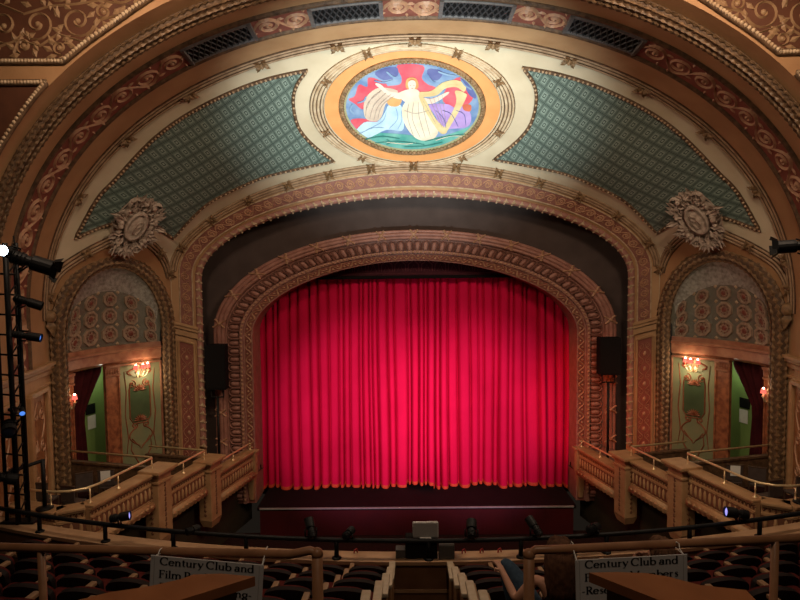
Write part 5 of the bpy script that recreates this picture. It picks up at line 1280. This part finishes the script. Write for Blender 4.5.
# end standards with pale worn arms on the aisle
for i in range(NR_):
    r = BC-RD[i]
    for sd, X in ((-1, EDL[i]+.0), (1, EDR[i]-.0)):
        P = pol(r, X, RF_[i]); rz = math.asin(X/r); M = Matrix.Translation(P) @ Matrix.Rotation(rz, 4, 'Z')
        t = thing('row_end', 'pale worn wooden row end on the %s of the aisle, %s' % ('right' if sd > 0 else 'left', ROWN[i]), 'row end', tuple(P), rz, 'row ends along the balcony aisle')
        mb = MB(); mb.box((0, .18, .63), (.09, .46, .05), None, .015); mb.v = [tuple(M @ Vector(p)) for p in mb.v]; mb.build('arm_top', ARMP, t)
        mb = MB(); mb.prism([(-.05, 0), (.38, 0), (.36, .40), (.40, .60), (-.03, .60), (-.10, .3)], .045, M @ Matrix(((0, 0, 1, -.022), (1, 0, 0, 0), (0, 1, 0, 0), (0, 0, 0, 1)))); mb.build('end_panel', PANELW, t)

# ------------------------------------------------------------------ handrails, signs, partitions nearest the camera
HZ = -1.53
for sd in (-1, 1):
    if sd < 0: pts = [W(-60, 546, 3.34), W(0, 547, 3.30), W(150, 551, 3.24), W(290, 554.5, 3.18)]; xe = W(317, 550, 3.17)
    else: pts = [W(870, 535, 3.34), W(800, 538, 3.30), W(650, 545, 3.24), W(556, 549.5, 3.18)]; xe = W(529, 551, 3.17)
    rail = pts + [Vector(pts[-1]).lerp(xe, .75)+V(0, 0, .004), xe + V(0, 0, -.015), xe + V(0, 0, -.09)]
    H_ = thing('handrail', 'round brown wooden handrail with an elbow post on the %s of the aisle' % ('right' if sd > 0 else 'left'), 'handrail', (xe.x, xe.y, ZC+RF_[-1]+RISE))
    mb = MB(); mb.tube(rail, .0235, 12); mb.build('rail', RAILW, H_)
    mb = MB(); mb.ball(xe+V(0, 0, -.02), .033, 12, 8); mb.build('elbow', RAILW, H_)
    mb = MB(); mb.tube([xe+V(0, 0, -.03), V(xe.x, xe.y, ZC+RF_[-1]+RISE)], .030, 12); mb.build('post', RAILW, H_)
    q = W(41, 548, 3.285) if sd < 0 else W(775, 540, 3.285)
    mb = MB(); mb.tube([q, V(q.x, q.y, ZC+RF_[-1]+RISE)], .021, 10); mb.build('post', RAILW, H_)

# serif lettering drawn stroke by stroke
TH_, TN_ = .17, .075
def arcw(cx, cy, rx, ry, a0, a1, n=16): return [(cx+rx*math.cos(math.radians(a0+(a1-a0)*i/n)), cy+ry*math.sin(math.radians(a0+(a1-a0)*i/n)), TN_+(TH_-TN_)*abs(math.cos(math.radians(a0+(a1-a0)*i/n)))**1.3) for i in range(n+1)]
def st(x0, y0, x1, y1, w=TH_): return [(x0, y0, w), (x1, y1, w)]
def sf(x, y, h=.11): return [(x-h, y, TN_), (x+h, y, TN_)]
_n = [st(.14, 0, .14, .6), arcw(.32, .36, .18, .23, 170, 0, 8), st(.50, 0, .50, .38), sf(.14, .02), sf(.50, .02), [(.04, .58, TN_), (.14, .58, TN_)]]
GL = {'C': (.84, [arcw(.44, .5, .38, .48, 45, 315, 24), st(.72, .66, .72, .97, TN_)]), 'e': (.58, [arcw(.28, .3, .23, .29, 5, 325, 20), st(.08, .33, .50, .33, TN_)]), 'n': (.67, _n),
 't': (.40, [st(.18, .10, .18, .80), st(.04, .59, .36, .59, TN_), [(.18, .10, .11), (.24, .02, .08), (.36, .05, TN_)]]),
 'u': (.66, [[(.14, .6, TH_), (.14, .2, TH_), (.2, .04, .1), (.32, .03, TN_), (.46, .14, TN_)], st(.50, 0, .50, .6), [(.04, .58, TN_), (.14, .58, TN_)], [(.4, .58, TN_), (.5, .58, TN_)], [(.5, .02, TN_), (.60, .02, TN_)]]),
 'r': (.48, [st(.14, 0, .14, .6), sf(.14, .02), [(.04, .58, TN_), (.14, .58, TN_)], [(.16, .40, TN_), (.26, .55, .08), (.40, .54, .11)]]), 'y': (.56, [st(.08, .6, .30, .05), [(.52, .6, TN_), (.30, .05, TN_), (.18, -.22, .07), (.06, -.22, .09)], sf(.08, .59, .08), sf(.50, .59, .07)]),
 'l': (.30, [st(.15, 0, .15, 1), sf(.15, .02), [(.04, .98, TN_), (.15, .98, TN_)]]), 'b': (.64, [st(.13, .02, .13, 1), [(.03, .98, TN_), (.13, .98, TN_)], arcw(.34, .3, .23, .29, 0, 360, 22)]), 'd': (.66, [st(.50, 0, .50, 1), [(.40, .98, TN_), (.5, .98, TN_)], [(.5, .02, TN_), (.6, .02, TN_)], arcw(.29, .3, .23, .29, 0, 360, 22)]),
 'a': (.58, [arcw(.24, .17, .17, .16, 0, 360, 18), st(.43, .0, .43, .44), arcw(.27, .42, .16, .17, 0, 160, 8), [(.43, .02, TN_), (.54, .03, TN_)]]),
 'F': (.64, [st(.18, 0, .18, 1), sf(.18, .02, .13), st(.06, .97, .58, .97, TN_), st(.58, .97, .58, .78, TN_), st(.18, .52, .46, .52, TN_), st(.46, .42, .46, .62, TN_)]), 'i': (.30, [st(.15, 0, .15, .6), sf(.15, .02), [(.04, .58, TN_), (.15, .58, TN_)], st(.15, .78, .15, .91, .14)]),
 'm': (1.02, _n + [arcw(.68, .36, .18, .23, 170, 0, 8), st(.86, 0, .86, .38), sf(.86, .02)]), 'P': (.64, [st(.18, 0, .18, 1), sf(.18, .02, .13), [(.06, .97, TN_), (.3, .97, TN_)], arcw(.32, .73, .25, .24, 90, -90, 14), [(.18, .49, TN_), (.32, .49, TN_)]]),
 'R': (.74, [st(.18, 0, .18, 1), sf(.18, .02, .12), [(.06, .97, TN_), (.3, .97, TN_)], arcw(.32, .73, .24, .24, 90, -90, 14), [(.18, .49, TN_), (.32, .49, TN_)], st(.34, .5, .62, .04), [(.6, .02, TN_), (.74, .02, TN_)]]),
 'M': (1.0, [st(.14, 0, .14, 1, TN_), st(.14, 1, .48, .05), st(.48, .05, .84, 1, TN_), st(.84, 0, .84, 1), sf(.14, .02), sf(.84, .02), sf(.12, .98, .08), sf(.88, .98, .08)]),
 's': (.46, [[(.38, .5, TN_), (.28, .59, TN_), (.14, .54, .09), (.12, .43, .11), (.24, .32, TH_), (.36, .22, .12), (.36, .09, .09), (.22, .01, TN_), (.09, .08, TN_)]]), 'v': (.56, [st(.08, .6, .28, .02), st(.28, .02, .50, .6, TN_), sf(.08, .59, .08), sf(.5, .59, .07)]),
 'S': (.58, [[(.48, .84, TN_), (.34, .98, TN_), (.16, .92, .1), (.12, .74, .12), (.3, .54, TH_), (.48, .34, .13), (.48, .14, .1), (.3, .01, TN_), (.1, .12, TN_)], st(.5, .7, .5, .96, TN_)]),
 'g': (.58, [arcw(.28, .36, .20, .22, 0, 360, 18), arcw(.28, -.12, .22, .13, 0, 360, 16), [(.18, .16, TN_), (.12, .06, .07), (.3, .01, .08)], st(.44, .54, .56, .58, .08)]), '-': (.38, [st(.06, .30, .32, .30, .08)]), ' ': (.27, [])}
def text(mb, s, x, y, cap, mp):
    for ch in s:
        adv, strokes = GL[ch]
        for k in strokes:
            n = len(k); vs = []
            for i, (a, b, w_) in enumerate(k):
                p0 = k[max(0, i-1)]; p1 = k[min(n-1, i+1)]; dx, dy = p1[0]-p0[0], p1[1]-p0[1]; l = math.hypot(dx, dy) or 1; nx, ny = -dy/l*w_/2, dx/l*w_/2
                vs += [mp(x+(a+nx)*cap, y+(b+ny)*cap*.76), mp(x+(a-nx)*cap, y+(b-ny)*cap*.76)]
            mb.add(vs, [(2*i, 2*i+1, 2*i+3, 2*i+2) for i in range(n-1)])
        x += adv*cap
    return x
def textw(s): return sum(GL[c][0] for c in s)
for sd in (-1, 1):
    D = 3.10
    TL, TR = (W(151, 555, D+.02), W(264, 565, D)) if sd < 0 else (W(575, 560, D), W(687, 554, D+.02))
    ex = (TR-TL).normalized(); ny = V(0, 0, 1).cross(ex).normalized(); ez = ex.cross(ny); wd = (TR-TL).length; ht = .40
    mp = lambda x, y, h=0.0: TL + ex*x + ez*y - ny*h
    c = mp(wd/2, -ht/2); t = thing('paper_sign', 'white sign with black serif lettering hung on the %s handrail' % ('right' if sd > 0 else 'left'), 'sign', tuple(c))
    R = Matrix((ex, ny, ez)).transposed(); mb = MB(); mb.box(c, (wd, .006, ht), R, .002); mb.build('card', SIGNW, t)
    lines = [('Century Club and', .085), ('Film', .165), ('-Reserved Seating-', .245)]
    cap = (wd*.835)/textw('Century Club and'); x0 = wd*.085; fl = lambda x, y: mp(x, y, .0045)
    mb = MB(); text(mb, 'Century Club and', x0, -.046, cap, fl); mb.build('lettering', INK, t)
    mb = MB(); text(mb, 'Film', x0*.9, -.117, cap, fl); text(mb, 'P', x0*.9+(textw('Film')+.18)*cap, -.117, cap, fl); text(mb, 'Members', x0+wd*.835-textw('Members')*cap, -.117, cap, fl); mb.build('lettering', INK, t)
    mb = MB(); k = (wd*.90)/textw('-Reserved Seating-'); text(mb, '-Reserved Seating-', wd*.05, -.188, min(cap, k), fl); mb.build('lettering', INK, t)
    mb = MB(); b = .022
    for p, q in (((b, -.004), (b, -ht+b)), ((wd-b, -.004), (wd-b, -ht+b)), ((b, -ht+b), (wd-b, -ht+b))): mb.bar(mp(p[0], p[1], .004), mp(q[0], q[1], .004), .0025, .002, ny)
    mb.build('border_line', GREY, t)
    for x in (.012, wd-.012):
        p = mp(x, -.012); y = p.y; top = V(p.x, p.y+.07, ZC+HZ+.07) if False else None
        ra = Vector(pts[0]) if False else None
        zr = np.interp(p.x, sorted([q.x for q in ([W(-60, 546, 3.34), W(0, 547, 3.30), W(150, 551, 3.24), W(290, 554.5, 3.18)] if sd < 0 else [W(870, 535, 3.34), W(800, 538, 3.30), W(650, 545, 3.24), W(556, 549.5, 3.18)])]), [q.z for q in sorted(([W(-60, 546, 3.34), W(0, 547, 3.30), W(150, 551, 3.24), W(290, 554.5, 3.18)] if sd < 0 else [W(870, 535, 3.34), W(800, 538, 3.30), W(650, 545, 3.24), W(556, 549.5, 3.18)]), key=lambda q: q.x)])
        yr = 3.21; mb = MB(); lp = [V(p.x, p.y-.004, p.z), V(p.x, yr-.03, zr+.005), V(p.x+.004, yr-.012, zr+.026), V(p.x+.004, yr+.02, zr+.022), V(p.x, yr+.026, zr-.01), V(p.x, p.y+.012, p.z)]; mb.tube(lp, .0028, 5, True); mb.build('tie', WHITEP, t)
PLY = {-1: [(255, 576.5), (180, 600), (140, 613), (40, 625), (70, 602), (110, 592), (145, 587), (155, 585), (181, 579), (193, 574.5), (221, 573.5)], 1: [(589, 572.5), (616, 572), (646, 573), (668, 576.5), (700, 585), (746, 590), (756, 600), (780, 630), (700, 614), (659, 600)]}
for sd in (-1, 1):
    q = [WZ(x, y, -1.10) for x, y in PLY[sd]]; q = q if sd > 0 else q
    t = thing('wooden_partition', 'low partition with a pointed varnished wood cap before the %s sign' % ('right' if sd > 0 else 'left'), 'partition', (sum(p.x for p in q)/len(q), sum(p.y for p in q)/len(q), ZC+RF_[-1]+RISE))
    def pri(pp, z0, z1):
        n = len(pp); return [V(p.x, p.y, ZC+z) for z in (z0, z1) for p in pp], [list(range(n))[::-1], [n+i for i in range(n)]] + [(i, (i+1) % n, n+(i+1) % n, n+i) for i in range(n)]
    mb = MB(); mb.add(*pri(q, -1.135, -1.10)); mb.build('cap', CAPW, t)
    c = V(sum(p.x for p in q)/len(q), sum(p.y for p in q)/len(q), 0); q2 = [c + (p-c)*.80 for p in q]; q2 = [V(p.x, p.y, 0) for p in q2]
    mb = MB(); mb.add(*pri(q2, RF_[-1]+RISE, -1.135)); mb.build('panel', PANELW, t)

# ------------------------------------------------------------------ two people in the row nearest the handrails
def skin(name, chains, mat, parent, sub=2):
    """chains: list of lists of (point, radius); the first point of each later chain must equal an earlier point to join"""
    bm = bmesh.new(); sl = bm.verts.layers.skin.verify(); idx = {}
    for ch in chains:
        prev = None
        for p, r in ch:
            key = tuple(round(x, 4) for x in p)
            if key not in idx:
                v = bm.verts.new(p); rr = r if isinstance(r, tuple) else (r, r); v[sl].radius = rr; v[sl].use_root = (len(idx) == 0); idx[key] = v
            v = idx[key]
            if prev is not None and prev is not v and not any(e.other_vert(prev) is v for e in prev.link_edges): bm.edges.new((prev, v))
            prev = v
    me = bpy.data.meshes.new(name); bm.to_mesh(me); bm.free(); me.materials.append(mat)
    o = bpy.data.objects.new(name, me); COL.objects.link(o)
    m = o.modifiers.new('skin', 'SKIN'); m.use_smooth_shade = True; s = o.modifiers.new('sub', 'SUBSURF'); s.levels = sub; s.render_levels = sub
    if parent is not None: o.parent = parent; o.matrix_parent_inverse = parent.matrix_basis.inverted()
    return o
def hand_chains(wr, d, up, s=1.0):
    """palm and five curled fingers growing from the wrist"""
    wr = Vector(wr); d = Vector(d).normalized(); up = Vector(up); up = (up-d*up.dot(d)).normalized(); sd = d.cross(up)
    palm = wr + d*.045*s; out = [[(tuple(wr), .026*s), (tuple(palm), (.034*s, .018*s))]]
    for k, (off, L) in enumerate(((-.030, .072), (-.010, .082), (.011, .078), (.031, .062))):
        a = palm + sd*off*.8*s + d*.040*s; b = a + d*L*.45*s - up*.012*s; c = b + d*L*.30*s - up*.030*s
        out.append([(tuple(palm), (.034*s, .018*s)), (tuple(a), .0105*s), (tuple(b), .009*s), (tuple(c), .0075*s)])
    a = wr + d*.022*s - sd*.034*s; b = a + d*.034*s - sd*.016*s - up*.012*s; out.append([(tuple(palm), (.034*s, .018*s)), (tuple(a), .012*s), (tuple(b), .0095*s)])
    return out
def z_(h): return ZC+h
def person(label, base, hip, chest, neck, head, look, shL, elL, haL, shR, elR, haR, kneeL, footL, kneeR, footR, haircolor, longhair, topmat, legmat, nr=1.0):
    t = thing('person', label, 'person', base)
    tup = lambda p: tuple(p)
    hip, chest, neck, head = map(Vector, (hip, chest, neck, head)); look = Vector(look).normalized(); up = (head-neck).normalized()
    waist = hip.lerp(chest, .5); sidev = (Vector(shR)-Vector(shL)).normalized(); hl = hip - sidev*.09 + V(0, 0, -.02); hr = hip + sidev*.09 + V(0, 0, -.02)
    cr = head + up*.085 - look*.015; jaw = head - up*.055 + look*.035
    ch = [[(tup(hip), .095), (tup(waist), (.095, .075)), (tup(chest), (.105, .078)), (tup(neck), .050), (tup(head - up*.06), .058), (tup(head), (.082, .092)), (tup(cr), .062)]]
    ch.append([(tup(head - up*.06), .058), (tup(jaw + look*.01), .042)])
    for s_, el, ha, dirn in ((shL, elL, haL, 1), (shR, elR, haR, 1)):
        s_, el, ha = Vector(s_), Vector(el), Vector(ha); ch.append([(tup(chest), (.105, .078)), (tup(s_), .048), (tup(s_.lerp(el, .5)), .045), (tup(el), .037), (tup(el.lerp(ha, .45)), .036), (tup(ha), .026)]); ch += hand_chains(ha, ha-el, up)
    for h_, kn, fo in ((hl, kneeL, footL), (hr, kneeR, footR)):
        kn, fo = Vector(kn), Vector(fo); ch.append([(tup(hip), .095), (tup(h_), .07), (tup(h_.lerp(kn, .5)), .055), (tup(kn), .040), (tup(kn.lerp(fo, .4)), .038), (tup(fo), .032), (tup(fo + (look*.16+V(0, 0, -.04))), .034)])
    b = skin('body', ch, SKIN, t)
    # face
    sx = look.cross(up).normalized(); mb = MB(); fc = head + look*.088
    mb.add([fc + up*.015, fc - up*.03 + sx*.014, fc - up*.03 - sx*.014, fc - up*.028 + look*.024], [(0, 1, 3), (0, 3, 2), (1, 2, 3)]); mb.build('nose', SKIN, t, False, True)
    for s in (-1, 1):
        mb = MB(); mb.ball(fc + sx*.032*s + up*.022 - look*.012, .011, 8, 6); mb.build('eye', INK, t)
        mb = MB(); e = head + sx*.083*s - up*.005; mb.blob(e, look, up, sx*s, .018, .032, .014, 8, 3); mb.build('ear', SKIN, t)
    mb = MB(); mb.bar(fc - up*.055 - sx*.022 - look*.008, fc - up*.055 + sx*.022 - look*.008, .008, .010, look, .003); mb.build('mouth', pm('lips', (.35, .10, .09), None) if 'lips' not in MATS else MATS['lips'], t)
    # hair cap and strands
    mb = MB(); N, Mm = 20, 9; vs = []; c = head + up*.018 - look*.012
    for i in range(Mm+1):
        for j in range(N):
            a = 2*PI*j/N; fr = .5+.5*math.cos(a)                       # front of the head when 1
            lim = PI*(.62 if longhair else .60)*(1-.64*fr**2); ph = lim*i/Mm; r = .112+.006*math.sin(j*3.1)
            vs.append(c + look*(r*1.0*math.sin(ph)*math.cos(a)) + sx*(r*.92*math.sin(ph)*math.sin(a)) + up*(r*1.05*math.cos(ph)))
    mb.smooth = True; mb.add(vs, [(i*N+j, i*N+(j+1) % N, (i+1)*N+(j+1) % N, (i+1)*N+j) for i in range(Mm) for j in range(N)])
    if longhair:
        for k in range(22):
            a = PI + (k/21-.5)*3.0; s0 = c + look*(.098*math.cos(a)) + sx*(.10*math.sin(a)) + up*.03; dn = V(0, 0, -1)
            e = s0 + dn*.42 - look*.02 + sx*(.02*math.sin(k*2.3)); mb.tube([s0, s0+dn*.12-look*.02, s0+dn*.27-look*.03, e], [.024, .026, .024, .010], 6)
    hr_ = random.Random(3)
    for k in range(46):                                            # locks combed back over the cap
        a = hr_.uniform(.9, 2*PI-.9); s0 = c + up*.113 + look*.02 + sx*hr_.uniform(-.02, .02); q_ = [s0]
        for f in (.35, .65, 1.0):
            ph = PI*(.60 if longhair else .56)*(1-.64*(.5+.5*math.cos(a))**2)*f; q_.append(c + look*(.114*math.sin(ph)*math.cos(a)) + sx*(.107*math.sin(ph)*math.sin(a)) + up*(.119*math.cos(ph)))
        mb.tube(q_, [.006, .013, .014, .006], 5)
    mb.build('hair', haircolor, t)
    # clothes follow the limbs
    tc = [[(tup(hip+V(0, 0, .0)), .128), (tup(waist), (.130, .106)), (tup(chest), (.150, .115)), (tup(chest.lerp(neck, .42)), .095)]]
    for s_, el in ((shL, elL), (shR, elR)):
        s_, el = Vector(s_), Vector(el); tc.append([(tup(chest), (.150, .115)), (tup(s_), .072), (tup(s_.lerp(el, .6)), .062)] if not longhair else [(tup(chest), (.150, .115)), (tup(chest.lerp(s_, .6)), .075)])
    skin('top', tc, topmat, t)
    jc = [[(tup(hip), .127), (tup(hip+V(0, 0, .04)), .125)]]
    for h_, kn, fo in ((hl, kneeL, footL), (hr, kneeR, footR)):
        kn, fo = Vector(kn), Vector(fo); jc.append([(tup(hip), .127), (tup(h_), .106), (tup(h_.lerp(kn, .5)), .092), (tup(kn), .078), (tup(kn.lerp(fo, .4)), .066), (tup(kn.lerp(fo, .92)), .052)])
    skin('trousers', jc, legmat, t)
    for fo in (footL, footR):
        fo = Vector(fo); mb = MB(); mb.box(fo + V(look.x, look.y, 0).normalized()*.03 + V(0, 0, -.035), (.09, .23, .075), Matrix.Rotation(math.atan2(-look.x, look.y), 3, 'Z'), .03); mb.build('shoe', TOPD, t)
    return t
ZF4 = RF_[-1]; y0 = 4.62
person('woman with long dark hair hugging one denim knee beside the right handrail', (.80, y0, z_(ZF4)), (.80, 4.62, z_(-2.86)), (.80, 4.53, z_(-2.60)), (.80, 4.51, z_(-2.42)), (.805, 4.55, z_(-2.265)), (.1, 1, -.05),
       (.63, 4.57, z_(-2.46)), (.475, 4.62, z_(-2.66)), (.41, 4.86, z_(-2.56)), (.97, 4.58, z_(-2.46)), (1.02, 4.72, z_(-2.72)), (.92, 4.98, z_(-2.74)),
       (.45, 4.98, z_(-2.52)), (.50, 4.78, z_(-2.89)), (.92, 4.93, z_(-2.86)), (.92, 4.83, z_(-3.33)), HAIRB, True, TOPD, JEANS)
person('person with short light brown hair resting a hand by the face above the right sign', (1.42, y0+.03, z_(ZF4)), (1.46, 4.62, z_(-2.86)), (1.51, 4.55, z_(-2.62)), (1.53, 4.54, z_(-2.44)), (1.58, 4.57, z_(-2.275)), (-.25, 1, .1),
       (1.34, 4.56, z_(-2.52)), (1.26, 4.76, z_(-2.66)), (1.41, 4.64, z_(-2.36)), (1.69, 4.56, z_(-2.52)), (1.73, 4.70, z_(-2.74)), (1.57, 4.92, z_(-2.74)),
       (1.35, 4.93, z_(-2.86)), (1.35, 4.83, z_(-3.33)), (1.56, 4.93, z_(-2.86)), (1.56, 4.83, z_(-3.33)), HAIRM, False, TOPD, JEANS)
